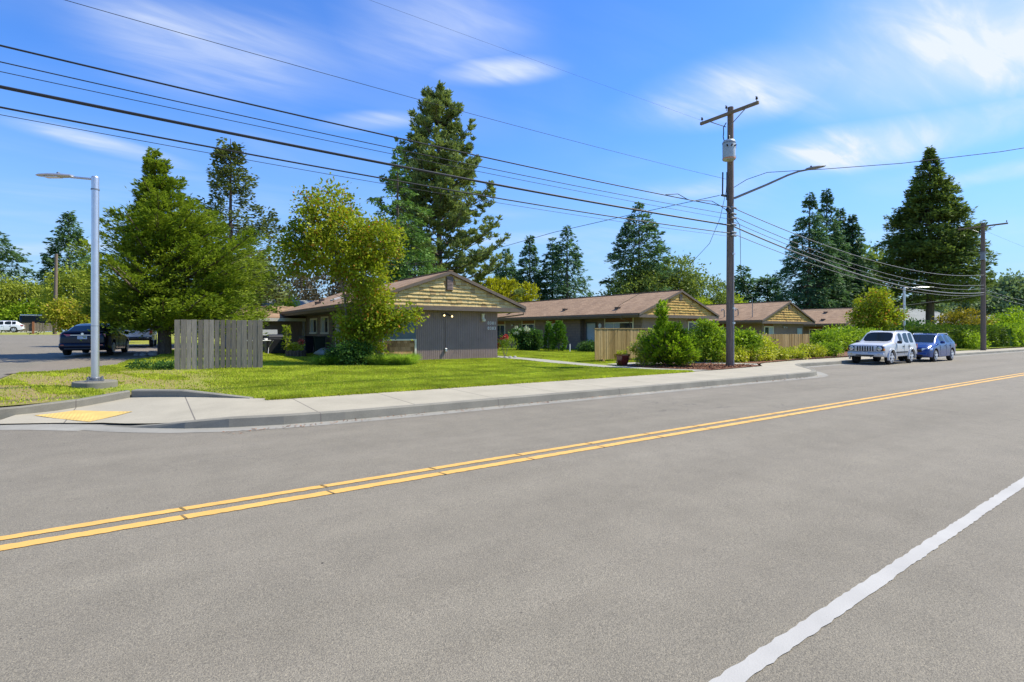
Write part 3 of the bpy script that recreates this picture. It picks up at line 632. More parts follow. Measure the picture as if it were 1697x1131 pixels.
sheet('garden_path', [(21.6, 12.5), (22.6, 13.15), (21.4, 15.0), (20.6, 15.9), (17.2, 16.4), (16.0, 16.0), (16.4, 15.3), (19.6, 15.0), (20.6, 13.9)], lambda u, v: lz(u, v) + .012, 1.0, A['path'])
sheet('mulch_bed', [(17.1, 11.79), (18, 11.78), (20.2, 11.98), (21.3, 12.2), (21.55, 12.5), (20.5, 13.9), (19.6, 14.95), (16.35, 15.25), (15.75, 14.9), (16.0, 13.9)], lambda u, v: lz(u, v) + .02 + .02 * math.sin(u * 5) * math.sin(v * 4), .4, A['mulch'])
sheet('mulch_bed', [(22.7, 13.1), (23.6, 13.5), (25.5, 13.8), (28, 14.05), (34, 14.2), (48, 14.2), (48, 17.6), (30, 17.6), (24.5, 15.8), (21.2, 15.9), (21.5, 15.0)], lambda u, v: lz(u, v) + .02, 1.0, A['mulch'])
sheet('lawn', [(15.9, 12.0), (20.2, 12.15), (21.3, 12.45), (22.2, 13.0), (23, 13.4), (25.5, 14.0), (28, 14.2), (60, 14.35), (60, 24), (15.9, 24)], lambda u, v: lz(u, v) - .03, 1.0, A['lawn'])
# grass blades on the front lawn (uncountable)
def inpoly(u, v, poly):
    c = np.zeros(len(u), bool); j = len(poly) - 1
    for i in range(len(poly)):
        xi, yi = poly[i]; xj, yj = poly[j]
        m = ((yi > v) != (yj > v)) & (u < (xj - xi) * (v - yi) / (yj - yi + 1e-12) + xi); c ^= m; j = i
    return c
LWin = [(-3.1, 14.5), (-2.45, 13.45), (-.28, 14.15), (1.72, 12.25), (2.1, 12.0), (3.5, 11.73), (8, 11.69), (15.85, 11.72), (15.05, 13.6), (14.5, 15.4), (14.4, 17.5), (14.6, 22.1), (8.6, 22.2), (8.5, 36), (1.0, 36), (.3, 28), (-.6, 26.5), (-.9, 23.6), (-2.1, 21.5), (-3.1, 21)]
n = 620000; v = 11.69 + (36 - 11.69) * rng.random(n) ** 2.2; u = -3.2 + 19.2 * rng.random(n); keep = inpoly(u, v, LWin)
u, v = u[keep], v[keep]; gz = np.array([lawnz(a, b) for a, b in zip(u, v)])
dryp = (np.sin(u * 1.7 + 1) * np.sin(v * 1.3) + .5 * np.sin(u * 4.1 + v * 2.3)) 
thin = (u < 2.4 - 1.2 * rng.random(len(u))) & (v < 20.5) & (dryp > -.45) & (rng.random(len(u)) < .93)
u, v, gz = u[~thin], v[~thin], gz[~thin]; n = len(u)
hh = .030 + .035 * rng.random(n) + .02 * np.sin(u * 3 + np.sin(v * 2)) * rng.random(n)
P = np.stack([u, v, gz], 1); D = rnd(n) * .35; D[:, 2] = 1
leaves('grass', P, D, rnd(n), hh, .010 + .010 * rng.random(n) + .0006 * v, A['grassblade'], None, .3)['kind'] = 'stuff'
PB = [(15.9, 16.6), (17.5, 16.3), (24, 16.2), (26, 18), (27, 24), (27, 34), (15.95, 34)]
n = 160000; u = 15.8 + 11 * rng.random(n); v = 16 + 18 * rng.random(n); k_ = inpoly(u, v, PB); u, v = u[k_], v[k_]; n = len(u)
D = rnd(n) * .35; D[:, 2] = 1; leaves('grass', np.stack([u, v, [G(a, b) for a, b in zip(u, v)]], 1), D, rnd(n), .03 + .04 * rng.random(n), .03, A['grassblade'], None, .3)['kind'] = 'stuff'
# blades creeping over the sidewalk edge
n = 16000; u = 2 + 13.9 * rng.random(n); v = 11.70 + .05 * rng.normal(size=n); P = np.stack([u, v, [sw(a, 11.6) for a in u]], 1); D = rnd(n) * .6; D[:, 2] = abs(D[:, 2]) + .4; D[:, 1] -= .4
leaves('grass', P, D, rnd(n), .05 + .05 * rng.random(n), .016, A['grassblade'], None, .3)['kind'] = 'stuff'
# bark chips on the island and litter along the gutter
n = 6000; u = 16 + 5.6 * rng.random(n); v = 11.8 + 3.4 * rng.random(n); k_ = inpoly(u, v, [(17.1, 11.85), (20.2, 12.02), (21.45, 12.5), (19.6, 14.9), (16.4, 15.2), (16.05, 13.9)]); u, v = u[k_], v[k_]
P = np.stack([u, v, [lz(a, b) + .03 for a, b in zip(u, v)]], 1); D = rnd(len(u)); D[:, 2] *= .3
A['chip'] = mat_random('bark_chip', [(0, (.06, .02, .01)), (.6, (.24, .10, .045)), (1, (.45, .25, .13))], .9)
leaves('bark_chips', P, D, np.array([[0, 0, 1.]]) + rnd(len(u)) * .5, .08, .03, A['chip'], None)['kind'] = 'stuff'
n = 420; u = 1 + 19 * rng.random(n) ** 1.3; v = 9.31 - abs(rng.normal(size=n)) * .14; P = np.stack([u, v, [zr(a, b) + .014 for a, b in zip(u, v)]], 1); D = rnd(n); D[:, 2] = .15
leaves('leaf_litter', P, D, np.array([[0, 0, 1.]]) + rnd(n) * .3, .03 + .05 * rng.random(n), .02, A['chip'], None)['kind'] = 'stuff'

# ---------------------------------------------------------------- buildings
def window(parent, off, o, a, n, a0, a1, z0, z1, mull=(), fw=.055, trim=None, blind=0, name='window', mat='trim'):
    fr = MB(); D0, D1 = .004, .055
    fr.ob(o, a, n, a0, a1, z1 - fw, z1, D0, D1); fr.ob(o, a, n, a0 - .02, a1 + .02, z0 - .01, z0 + fw, D0, D1 + .03)
    fr.ob(o, a, n, a0, a0 + fw, z0 + fw, z1 - fw, D0, D1 - .002); fr.ob(o, a, n, a1 - fw, a1, z0 + fw, z1 - fw, D0, D1 - .002)
    for m_ in mull: fr.ob(o, a, n, a0 + (a1 - a0) * m_ - .02, a0 + (a1 - a0) * m_ + .02, z0 + fw, z1 - fw, D0, D1 - .01)
    w = fr.build(name, A[mat], parent, off)
    g = MB(); g.ob(o, a, n, a0 + fw * .5, a1 - fw * .5, z0 + fw * .5, z1 - fw * .5, .003, .020); g.build('pane', A['glass'], w, off)
    if blind:
        lo = a0 + (a1 - a0) * (1 - blind) ; b = MB(); b.ob(o, a, n, lo, a1 - fw, z0 + fw, z1 - fw, .020, .024); b.build('blind', A['blind'], w, off)
    return w
def corrug(mb, o, a, n, a0, a1, z0, z1, pitch=.102, gw=.018, d=.014, base=0):
    o = Vector(o); a = Vector(a); n = Vector(n); xs = []; x = a0
    while x < a1 - .001:
        xs += [(x, base), (min(x + pitch - gw, a1), base), (min(x + pitch - gw + .004, a1), base - d), (min(x + pitch - .004, a1), base - d)]; x += pitch
    xs.append((a1, base)); n0 = len(mb.v)
    for (x, dd) in xs:
        q = o + a * x + n * dd; mb.v += [(q.x, q.y, q.z + z0), (q.x, q.y, q.z + z1)]
    for i in range(len(xs) - 1): mb.f.append((n0 + 2 * i, n0 + 2 * i + 2, n0 + 2 * i + 3, n0 + 2 * i + 1))
def shakes(mb, peak, half, rise, z0, y, nrows, seed, wmean=.24, skip=None):
    r = random.Random(seed); ex = rise / nrows
    for i in range(nrows):
        zb = z0 + i * ex; zt = zb + ex * 1.02
        hw0 = half * (1 - (zb - z0) / rise) - .04; x = -hw0
        while x < hw0 - .03:
            w = wmean * r.uniform(.55, 1.45); x1 = min(x + w, hw0); xm = (x + x1) / 2
            # clip to the rake
            def lim(xx, z): return min(z, z0 + rise * (1 - abs(xx) / half) - .02)
            dz = r.uniform(-.012, .012); tl, tr = lim(x + .004, zt), lim(x1 - .004, zt); zb2 = zb + dz
            if tl > zb2 + .01 or tr > zb2 + .01:
                tl = max(tl, zb2 + .003); tr = max(tr, zb2 + .003); yo = -.052 - r.random() * .02; yt = -.008 - .0 * r.random()
                if not (skip and skip[0] < xm < skip[1] and skip[2] < zb + ex / 2 < skip[3]):
                    mb.hexa([(peak + x + .004, y + yo, zb2), (peak + x1 - .004, y + yo, zb2), (peak + x1 - .004, y, zb2), (peak + x + .004, y, zb2),
                             (peak + x + .004, y + yt, tl), (peak + x1 - .004, y + yt, tr), (peak + x1 - .004, y, tr), (peak + x + .004, y, tl)])
            x = x1
def gable_house(peak, v0, v1, ez, pz, half, zg, uL, uR, vw, label, name='apartment_building', shk='shake', roof='roof', nrows=9, seed=1, wl='siding', side='block', vent=True, vs=1.0, group='row of low gabled apartment buildings'):
    """peak: u of the ridge; v0/v1 front and back of the roof; ez/pz eave and ridge heights; uL/uR wall lines; vw front wall"""
    off = (peak, v0, zg); root = empty(name, off, 0, label, 'building', group)
    rise = pz - ez; T = .10
    r = MB()
    for s_ in (-1, 1):
        e = peak + s_ * half
        P = [(e, v0 - .05, ez), (peak, v0 - .05, pz), (peak, v1, pz), (e, v1, ez)]
        r.hexa([(p[0], p[1], p[2] + .0) for p in P] + [(p[0], p[1], p[2] + T) for p in P])
    rf = r.build('roof', A[roof], root, off)
    c = MB(); c.box(peak - .12, peak + .12, v0 - .06, v1, pz + T - .02, pz + T + .025); c.build('ridge_cap', A[roof], rf, off)
    f = MB(); f.box(peak - half + .02, peak + half - .02, v0 - .035, v0 + .03, ez - .20, ez + .005)          # base board of the gable
    for s_ in (-1, 1):                                                                                       # rake boards
        e = peak + s_ * half
        f.hexa([(e, v0 - .075, ez - .055), (peak, v0 - .075, pz - .055), (peak, v0 - .053, pz - .055), (e, v0 - .053, ez - .055), (e, v0 - .075, ez + T * .8), (peak, v0 - .075, pz + T * .8), (peak, v0 - .053, pz + T * .8), (e, v0 - .053, ez + T * .8)])
        f.box(min(e, e - s_ * .03), max(e, e - s_ * .03), v0 + .035, v1, ez - .17, ez + .02)                  # eave fascia
    f.build('fascia', A['fascia'], root, off)
    s = MB(); s.box(peak - half + .05, peak + half - .05, v0 + .04, v1 - .03, ez - .195, ez - .15); s.build('soffit', A['fascia'], root, off)
    g = MB(); n0 = len(g.v); yb = v0 + .085
    g.hexa([(peak - half + .1, yb, ez - .02), (peak + half - .1, yb, ez - .02), (peak + half - .1, yb + .05, ez - .02), (peak - half + .1, yb + .05, ez - .02), (peak - .02, yb, pz - .03), (peak + .02, yb, pz - .03), (peak + .02, yb + .05, pz - .03), (peak - .02, yb + .05, pz - .03)])
    gw = g.build('gable_wall', A['shake_dark'], root, off)
    k = MB(); sk = (-.19 * vs, .19 * vs, pz - .16 - .64 * vs, pz - .14) if vent else None
    shakes(k, peak, half - .10, rise - .03, ez + .0, v0 + .083, nrows, seed, skip=sk); k.build('gable_shakes', A[shk], gw, off)
    if vent and vs < 1:
        q = MB(); q.box(peak - .15, peak + .15, v0 + .02, v0 + .084, pz - .62, pz - .22); vt = q.build('gable_vent', A['fascia'], root, off)
        for i in range(4): q = MB(); q.box(peak - .13, peak + .13, v0 + .0, v0 + .019, pz - .59 + i * .09, pz - .55 + i * .09); q.build('louvre', A['block'], vt, off)
    elif vent:
        q = MB(); q.box(peak - .17, peak + .17, v0 + .02, v0 + .084, pz - .80, pz - .16)
        vt = q.build('gable_vent', A['fascia'], root, off); q = MB()
        for i in range(9): z = pz - .77 + i * .065; q.hexa([(peak - .15, v0 - .01, z), (peak + .15, v0 - .01, z), (peak + .15, v0 + .018, z + .02), (peak - .15, v0 + .018, z + .02), (peak - .15, v0 - .008, z + .012), (peak + .15, v0 - .008, z + .012), (peak + .15, v0 + .018, z + .035), (peak - .15, v0 + .018, z + .035)])
        q.build('louvre', A['siding'], vt, off)
    # gutter along both eaves + downpipe
    for s_ in (-1, 1):
        gt = MB(); e = peak + s_ * (half + .045); gt.box(e - .05, e + .05, v0 + .05, v1 - .1, ez - .07, ez + .035)
        gt.build('rain_gutter', A['fascia'], root, off)
    return root, off
def vents(root, off, peak, half, ez, pz, items, T=.10):
    for (s_, fr, v) in items:
        x = peak + s_ * half * fr; z = ez + (pz - ez) * (1 - fr) + T; m = MB(); m.box(x - .13, x + .13, v - .17, v + .17, z - .06, z + .11)
        m.box(x - .16, x + .16, v - .20, v + .20, z + .112, z + .135); m.build('roof_vent', A['fascia'], root, off)
def wall(mb, x0, x1, y0, y1, z0, z1): mb.box(x0, x1, y0, y1, z0, z1)

# --- nearest building
zg = .10
b1, of1 = gable_house(11.64, 21.8, 38.2, 2.66, 4.22, 4.36, zg, 8.6, 14.6, 22.3, 'nearest apartment building, low shake gable over a windowless ribbed wall with two house numbers', seed=3, nrows=9)
w = MB(); corrug(w, (10.12, 22.30, 0), (1, 0, 0), (0, -1, 0), 0, 4.48, zg + .04, 2.50); w.box(10.13, 14.6, 22.315, 22.45, zg - .1, 2.50)
fw = w.build('front_wall', A['siding'], b1, of1)
q = MB(); q.box(14.45, 14.61, 22.455, 37.4, zg - .1, 2.5); q.box(8.6, 8.75, 22.45, 37.4, zg - .1, 2.5); q.box(8.76, 14.44, 37.2, 37.4, zg - .1, 2.5); q.build('side_wall', A['block'], b1, of1)
q = MB(); q.box(8.6, 10.115, 22.30, 22.44, 1.10, 2.50); q.build('blue_panel', A['siding_teal'], b1, of1)
q = MB(); q.box(8.6, 10.115, 22.33, 22.44, zg - .1, 1.07); wp = q.build('lower_wall', A['shake_dark'], b1, of1)
q = MB(); rr = random.Random(5)
for i in range(6):
    x = 8.6
    while x < 10.05:
        x1 = min(x + rr.uniform(.13, .24), 10.05); z = zg + .02 + i * .165
        q.hexa([(x + .003, 22.300, z), (x1 - .003, 22.300, z), (x1 - .003, 22.326, z), (x + .003, 22.326, z), (x + .003, 22.315, z + .175), (x1 - .003, 22.315, z + .175), (x1 - .003, 22.326, z + .175), (x + .003, 22.326, z + .175)]); x = x1
q.build('lower_shakes', A['shake_dark'], wp, of1)
q = MB(); q.box(10.055, 10.145, 22.265, 22.298, zg - .02, 1.14); q.box(8.55, 10.053, 22.265, 22.298, 1.07, 1.14); q.build('panel_trim', A['trim'], b1, of1)
q = MB(); q.box(8.565, 8.597, 29.4, 29.5, zg, 2.5); q.build('corner_board', A['trim'], b1, of1)
q = MB(); q.box(8.56, 8.597, 22.28, 22.36, zg, 2.5); q.build('corner_board', A['trim'], b1, of1)
for (a0, a1, z0, z1) in ((33.35, 34.95, 1.33, 2.3), (30.85, 32.4, 1.33, 2.36), (27.6, 29.3, .95, 2.4)):
    window(b1, of1, (8.6, 0, 0), (0, 1, 0), (-1, 0, 0), a0, a1, z0, z1, (.5,), .10, blind=.42)
q = MB(); q.tube([(11.64, 22.27, 2.35), (11.64, 22.27, .68)], .014, 6); q.build('conduit', A['siding'], b1, of1)
q = MB(); q.box(11.585, 11.695, 22.2, 22.285, .52, .68); q.build('outlet_box', A['metal'], b1, of1, bevel=.01)
q = MB(); q.box(11.5, 11.8, 22.22, 22.29, 2.27, 2.33); q.tube([(11.53, 22.22, 2.28), (11.47, 22.12, 2.24)], .02, 6); q.tube([(11.77, 22.22, 2.28), (11.83, 22.12, 2.20)], .02, 6); fl = q.build('flood_light', A['black'], b1, of1)
for dx, z_ in ((-.20, 2.235), (.21, 2.195)):
    q = MB(); q.lathe([(.03, .04), (.05, 0), (.062, -.05), (.02, -.065)], 12, (11.65 + dx, 22.10, z_), 'y'); q.build('shade', A['fascia'], fl, of1)
    q = MB(); q.sphere((11.65 + dx, 22.035, z_), .045, .03, .045); q.build('bulb', A['bulb'], fl, of1)
q = MB(); q.box(13.63, 13.75, 22.18, 22.27, 2.08, 2.33); q.lathe([(.05, 0), (.1, .02), (.1, .12), (.06, .15)], 12, (13.69, 22.16, 1.97)); q.box(13.6, 13.78, 22.14, 22.27, 2.33, 2.36); q.build('wall_siren', A['trim'], b1, of1, smooth=True)
def text(txt, loc, size, rot, mat, parent, off, name, ext=.006):
    cu = bpy.data.curves.new(name, 'FONT'); cu.body = txt; cu.size = size; cu.extrude = ext; cu.space_character = 1.22
    o = bpy.data.objects.new(name, cu); COL.objects.link(o); dg = bpy.context.evaluated_depsgraph_get(); me = bpy.data.meshes.new_from_object(o.evaluated_get(dg)); bpy.data.objects.remove(o)
    t = addmesh(name, me, None, parent); me.materials.clear(); me.materials.append(mat); t.location = Vector(loc) - Vector(off); t.rotation_euler = rot; return t
text('0301', (13.99, 22.27, 1.83), .215, (R_(90), 0, 0), A['digits'], b1, of1, 'house_number')
text('0303', (13.99, 22.27, 1.57), .215, (R_(90), 0, 0), A['digits'], b1, of1, 'house_number')
q = MB()   # downpipe at the right rear of this roof, seen under the gable tip
q.tube([(16.05, 22.0, 2.60), (16.05, 22.05, 2.36), (14.68, 22.6, 2.16), (14.66, 22.62, 2.1)], .035, 6); q.build('downpipe', A['fascia'], b1, of1, smooth=True)
vents(b1, of1, 11.64, 4.36, 2.66, 4.22, [(-1, .8, 26), (-1, .62, 28.5), (-1, .8, 31.5), (-1, .6, 34), (-1, .35, 30)])
for (fr, v, L_x) in ((.72, 25, .9), (.5, 27, .9), (.66, 30, .9)):
    x = 11.64 - 4.36 * fr; z = 2.66 + 1.56 * (1 - fr) + .1; s_ = .358; sk_ = MB(); sk_.hexa([(x - .25, v - .3, z - .25 * s_ - .01), (x + .25, v - .3, z + .25 * s_ - .01), (x + .25, v + .3, z + .25 * s_ - .01), (x - .25, v + .3, z - .25 * s_ - .01), (x - .25, v - .3, z - .25 * s_ + .07), (x + .25, v - .3, z + .25 * s_ + .07), (x + .25, v + .3, z + .25 * s_ + .07), (x - .25, v + .3, z - .25 * s_ + .07)]); sk_.build('skylight', A['white_wall'], b1, of1)

# --- second building
b2, of2 = gable_house(30.7, 23.4, 47, 2.60, 4.28, 4.36, .08, 27.3, 34.3, 24.0, 'second apartment building with long brown roof and shake gable behind the tan fence', shk='shake2', vs=.5, seed=9, nrows=9)
zg = .08
q = MB(); q.box(27.3, 27.45, 24.0, 28.2, -.1, 2.42); q.box(27.3, 27.45, 30.1, 46.4, -.1, 2.42); q.box(27.72, 27.84, 28.05, 30.25, -.1, 2.42); q.box(27.46, 27.71, 28.06, 28.2, -.1, 2.42); q.box(27.46, 27.71, 30.1, 30.24, -.1, 2.42)
q.box(34.15, 34.3, 24.0, 46.4, -.1, 2.42); q.box(27.46, 34.14, 46.25, 46.4, -.1, 2.42); q.build('side_wall', A['block'], b2, of2)
q = MB(); corrug(q, (27.46, 24.0, 0), (1, 0, 0), (0, -1, 0), 0, 6.68, .02, 2.42); q.box(27.46, 34.14, 24.015, 24.15, -.1, 2.42); q.build('front_wall', A['siding'], b2, of2)
S2 = ((27.3, 0, 0), (0, 1, 0), (-1, 0, 0))
for (a0, a1, z0, z1, mu, bl) in ((24.75, 27.45, 1.15, 2.12, (.66,), .55), (32.15, 34.05, 1.12, 2.12, (.5,), .5), (35.85, 37.7, 1.15, 2.12, (.5,), 0), (40.4, 42.0, .3, 2.1, (.5,), 0)):
    window(b2, of2, *S2, a0, a1, z0, z1, mu, .06, blind=bl)
    q = MB(); q.ob(*S2, a0 + .06, a1 - .06, z1 + .02, 2.42, .004, .02); q.build('transom_panel', A['cedar_panel'], b2, of2)
    for aa in (a0 - .04, a1 - .03): q = MB(); q.ob(*S2, aa, aa + .07, .06, 2.42, .003, .03); q.build('trim_post', A['trim'], b2, of2)
q = MB(); q.box(27.68, 27.715, 28.85, 29.75, .06, 2.08); dr = q.build('door', A['door'], b2, of2)
q = MB(); q.lathe([(.03, -.05), (.04, -.03), (.03, 0)], 10, (27.68, 28.97, 1.05), 'x'); q.build('handle', A['metal'], dr, of2)
q = MB(); q.box(27.66, 27.715, 28.77, 28.84, .06, 2.09); q.box(27.66, 27.715, 29.76, 29.83, .06, 2.09); q.box(27.66, 27.715, 28.77, 29.83, 2.1, 2.16); q.build('door_frame', A['siding_teal'], b2, of2)
q = MB(); q.lathe([(.05, 0), (.16, .02), (.16, .05), (.05, .06)], 14, (27.24, 27.95, 1.9), 'x'); q.box(27.22, 27.28, 27.9, 28.0, 1.55, 1.9); q.build('wall_lamp', A['vinyl'], b2, of2, smooth=True)
q = MB(); q.lathe([(.02, 0), (.09, .04), (.06, .16)], 12, (27.2, 39.1, 1.95)); q.build('wall_lamp', A['vinyl'], b2, of2, smooth=True)
q = MB(); q.tube([(26.30, 24.9, 2.55), (26.32, 24.95, 2.35), (27.2, 25.0, 2.15), (27.22, 24.4, .2)], .035, 6); q.build('downpipe', A['fascia'], b2, of2, smooth=True)
F2 = ((0, 24.0, 0), (1, 0, 0), (0, -1, 0))
window(b2, of2, *F2, 32.2, 34.0, .93, 2.2, (.5,), .08, blind=.45); q = MB(); q.ob(*F2, 32.25, 33.95, 2.22, 2.42, .004, .03); q.build('transom_panel', A['cedar_panel'], b2, of2)
vents(b2, of2, 30.7, 4.36, 2.60, 4.28, [(-1, .78, 26.2), (-1, .72, 32.2), (-1, .74, 39.8)])

# --- third building
b3, of3 = gable_house(45.3, 23.4, 44, 2.32, 3.98, 4.36, -.05, 42, 48.8, 24.0, 'third apartment building with bright golden shake gable beyond the utility pole', shk='shake2', vs=.5, seed=21, nrows=8)
q = MB(); q.box(42, 42.15, 24, 43.4, -.3, 2.13); q.box(48.65, 48.8, 24, 43.4, -.3, 2.13); q.box(42.16, 48.64, 43.25, 43.4, -.3, 2.13); q.build('side_wall', A['block'], b3, of3)
q = MB(); corrug(q, (42.16, 24.0, 0), (1, 0, 0), (0, -1, 0), 0, 6.48, -.1, 2.13); q.box(42.16, 48.64, 24.015, 24.15, -.3, 2.13); q.build('front_wall', A['siding'], b3, of3)
window(b3, of3, *F2, 42.3, 43.75, .5, 1.9, (.5,), .08, blind=.5); q = MB(); q.ob(*F2, 42.35, 43.7, 1.92, 2.13, .004, .03); q.build('transom_panel', A['cedar_panel'], b3, of3)
q = MB(); q.box(47.7, 48.5, 23.95, 23.99, -.05, 1.75); q.build('door', A['door'], b3, of3)
S3 = ((42, 0, 0), (0, 1, 0), (-1, 0, 0))
window(b3, of3, *S3, 27.0, 29.2, .8, 1.85, (.5,), .07); q = MB(); q.ob(*S3, 27.05, 29.15, 1.87, 2.13, .004, .02); q.build('transom_panel', A['cedar_panel'], b3, of3)
q = MB(); q.box(45.2, 45.5, 23.88, 23.98, 1.84, 1.9); q.lathe([(.03, 0), (.07, -.08)], 10, (45.15, 23.86, 1.82), 'y'); q.lathe([(.03, 0), (.07, -.08)], 10, (45.55, 23.86, 1.80), 'y'); q.build('flood_light', A['metal'], b3, of3)
for (du, dv) in ((0, 0), (-.35, 1.1)):
    q = MB(); q.tube([(42.1 + du, 26.2 + dv, 2.6), (42.1 + du, 26.2 + dv, 3.25), (42.0 + du, 26.2 + dv, 3.42), (41.8 + du, 26.2 + dv, 3.42), (41.7 + du, 26.2 + dv, 3.25)], .045, 8); q.build('service_mast', A['metal_d'], b3, of3, smooth=True)
q = MB(); q.tube([(41.6, 24.6, 2.35), (41.6, 24.6, 4.3)], .03, 6); q.build('service_mast', A['metal_d'], b3, of3, smooth=True)
# --- fourth building
b4, of4 = gable_house(59.9, 23.4, 44, 2.15, 3.82, 4.36, -.1, 56.6, 63.3, 24.0, 'fourth, farthest brown roofed apartment building half hidden by the small maple', shk='shake2', vs=.5, seed=27, nrows=7)
q = MB(); q.box(56.6, 56.75, 24, 43.4, -.35, 1.96); q.box(63.15, 63.3, 24, 43.4, -.35, 1.96); q.build('side_wall', A['block'], b4, of4)
q = MB(); q.box(56.76, 63.14, 24, 24.15, -.35, 1.96); q.build('front_wall', A['siding'], b4, of4)
S4 = ((56.6, 0, 0), (0, 1, 0), (-1, 0, 0))
window(b4, of4, *S4, 24.3, 27.2, .2, 1.72, (.35, .7), .09); q = MB(); q.ob(*S4, 24.35, 27.15, 1.74, 1.96, .004, .02); q.build('transom_panel', A['cedar_panel'], b4, of4)
vents(b4, of4, 59.9, 4.36, 2.15, 3.82, [(-1, .78, 25.8), (-1, .3, 26.5)])
# --- low carport building behind the lawn
ofc = (6.0, 36.4, .1); cp = empty('carport', ofc, 0, 'low taupe carport building with brown roof behind the grey plank screen', 'building')
q = MB(); q.hexa([(3.9, 35.9, 2.26), (8.55, 35.9, 2.26), (8.55, 39.6, 3.15), (3.9, 39.6, 3.15), (3.9, 35.9, 2.36), (8.55, 35.9, 2.36), (8.55, 39.6, 3.25), (3.9, 39.6, 3.25)])
q.hexa([(3.9, 43.2, 2.26), (8.55, 43.2, 2.26), (8.55, 39.61, 3.15), (3.9, 39.61, 3.15), (3.9, 43.2, 2.36), (8.55, 43.2, 2.36), (8.55, 39.61, 3.25), (3.9, 39.61, 3.25)]); q.build('roof', A['roof'], cp, ofc)
q = MB(); corrug(q, (4.4, 36.4, 0), (1, 0, 0), (0, -1, 0), 0, 4.1, .15, 2.2, .2, .02); q.box(4.4, 8.5, 36.42, 36.55, 0, 2.2); q.box(4.4, 4.55, 36.56, 42.8, 0, 2.2); q.build('wall', A['siding'], cp, ofc)
q = MB(); q.box(3.9, 8.5, 35.84, 35.895, 2.13, 2.33); q.build('fascia', A['trim'], cp, ofc)
q = MB(); q.box(8.40, 8.56, 36.25, 36.395, 0, 2.2); q.build('post', A['metal'], cp, ofc)
q = MB(); q.box(6.2, 7.1, 36.36, 36.38, .2, 2.1); dr = q.build('door', A['siding'], cp, ofc); q = MB(); q.sphere((7.0, 36.33, 1.1), .035, .035, .035); q.build('handle', A['metal'], dr, ofc)
# --- houses farther off
def far_house(name, label, c, w, d, wall_h, ridge, hip, mat, wallm, chimney=None, rz=0, base=0, group=None):
    root = empty(name, (c[0], c[1], base), rz, label, 'building', group)
    q = MB(); q.box(-w / 2, w / 2, -d / 2, d / 2, -.5, wall_h); q.build('wall', A[wallm], root)
    q = MB(); o = .5; W, D = w / 2 + o, d / 2 + o
    P = [(-W, -D, wall_h), (W, -D, wall_h), (W, D, wall_h), (-W, D, wall_h)]; rx = W - (hip if hip else 0)
    q.v = [(p[0], p[1], p[2] + .02) for p in P] + [(-rx, 0, ridge), (rx, 0, ridge)]; q.f = [(0, 1, 5, 4), (2, 3, 4, 5), (1, 2, 5), (3, 0, 4), (3, 2, 1, 0)]
    rf = q.build('roof', A[mat], root)
    q = MB(); q.box(-W, W, -D - .02, -D + .01, wall_h - .16, wall_h + .03); q.box(-W - .02, -W + .01, -D + .02, D, wall_h - .16, wall_h + .03); q.build('fascia', A['trim'], root)
    for i in range(3): window(root, (0, 0, 0), (0, -d / 2, 0), (1, 0, 0), (0, -1, 0), -w / 2 + w * (.12 + .3 * i), -w / 2 + w * (.12 + .3 * i) + 1.4, wall_h - 1.6, wall_h - .4, (.5,), .08)
    if chimney:
        x, y, h = chimney; q = MB(); q.box(x - .8, x + .8, y - .4, y + .4, wall_h, h); q.box(x - .88, x + .88, y - .48, y + .48, h, h + .12); q.box(x - .5, x - .2, y - .2, y + .1, h + .12, h + .45); q.build('chimney', A['brick'], rf)
    return root
far_house('house', 'grey roofed house with a red brick chimney behind the carport', (14.6, 66), 13, 9, 2.9, 5.0, 4, 'roof_grey', 'white_wall', (-2.0, -3.0, 5.2), 0, .2)
far_house('house', 'low pale roofed house at the far left behind the fence and bus', (-31, 152), 24, 12, 2.6, 4.6, 1, 'roof_grey', 'white_wall', None, .25, 1.7)
far_house('house', 'pale green roofed house between the small maple and the big spruce trunk', (125, 41), 34, 11, 3.2, 6.4, 4, 'roof_grey', 'siding', None, 0, -.4)
far_house('house', 'grey roofed house with white gable beyond the hedge at the far right', (158, 36), 16, 9, 3.2, 5.6, 0, 'roof_grey', 'white_wall', None, R_(55), -.4)

# ---------------------------------------------------------------- fences
def plank_screen(a, b, zb, zt, n, gap, mat, root, off, th=.022, jit=.015, seed=1, name='plank_panel', ragged=.01):
    r = random.Random(seed); a = Vector((*a, 0)); b = Vector((*b, 0)); d = (b - a); L = d.length; d.normalize(); nn = Vector((d.y, -d.x, 0)); w = L / n; q = MB()
    for i in range(n):
        g = gap * r.uniform(.3, 1.7); x0 = i * w + g / 2; x1 = (i + 1) * w - g / 2; o = r.uniform(-jit, jit) * .4
        tl = r.uniform(-jit, jit); zt_ = zt(i / n) + r.uniform(-ragged, ragged) if callable(zt) else zt + r.uniform(-ragged, ragged); zb_ = zb(i / n) if callable(zb) else zb
        P = []
        for (z, s) in ((zb_, 0), (zt_, tl)):
            for (x, nn_) in ((x0, o), (x1, o), (x1, o + th), (x0, o + th)):
                p = a + d * (x + s) + nn * nn_; P.append((p.x, p.y, z))
        q.hexa(P)
    return q.build(name, A[mat], root, off), a, d, nn, L
of = (2.0, 20.03, .2); fg = empty('plank_fence', of, 0, 'weathered grey vertical plank screen on the lawn', 'fence')
_, a, d, nn, L = plank_screen((.73, 20.32), (3.28, 19.76), .23, 1.875, 16, .020, 'fence_grey', fg, of, seed=4, ragged=.006)
for z in (.62, 1.60):
    q = MB(); q.ob(a, d, nn, .02, L - .02, z, z + .085, -.045, -.008); q.build('rail', A['fence_grey'], fg, of)
for x in (.9, L - .25):
    q = MB(); q.ob(a, d, nn, x, x + .09, .1, 1.8, -.14, -.05); q.build('post', A['fence_grey'], fg, of)
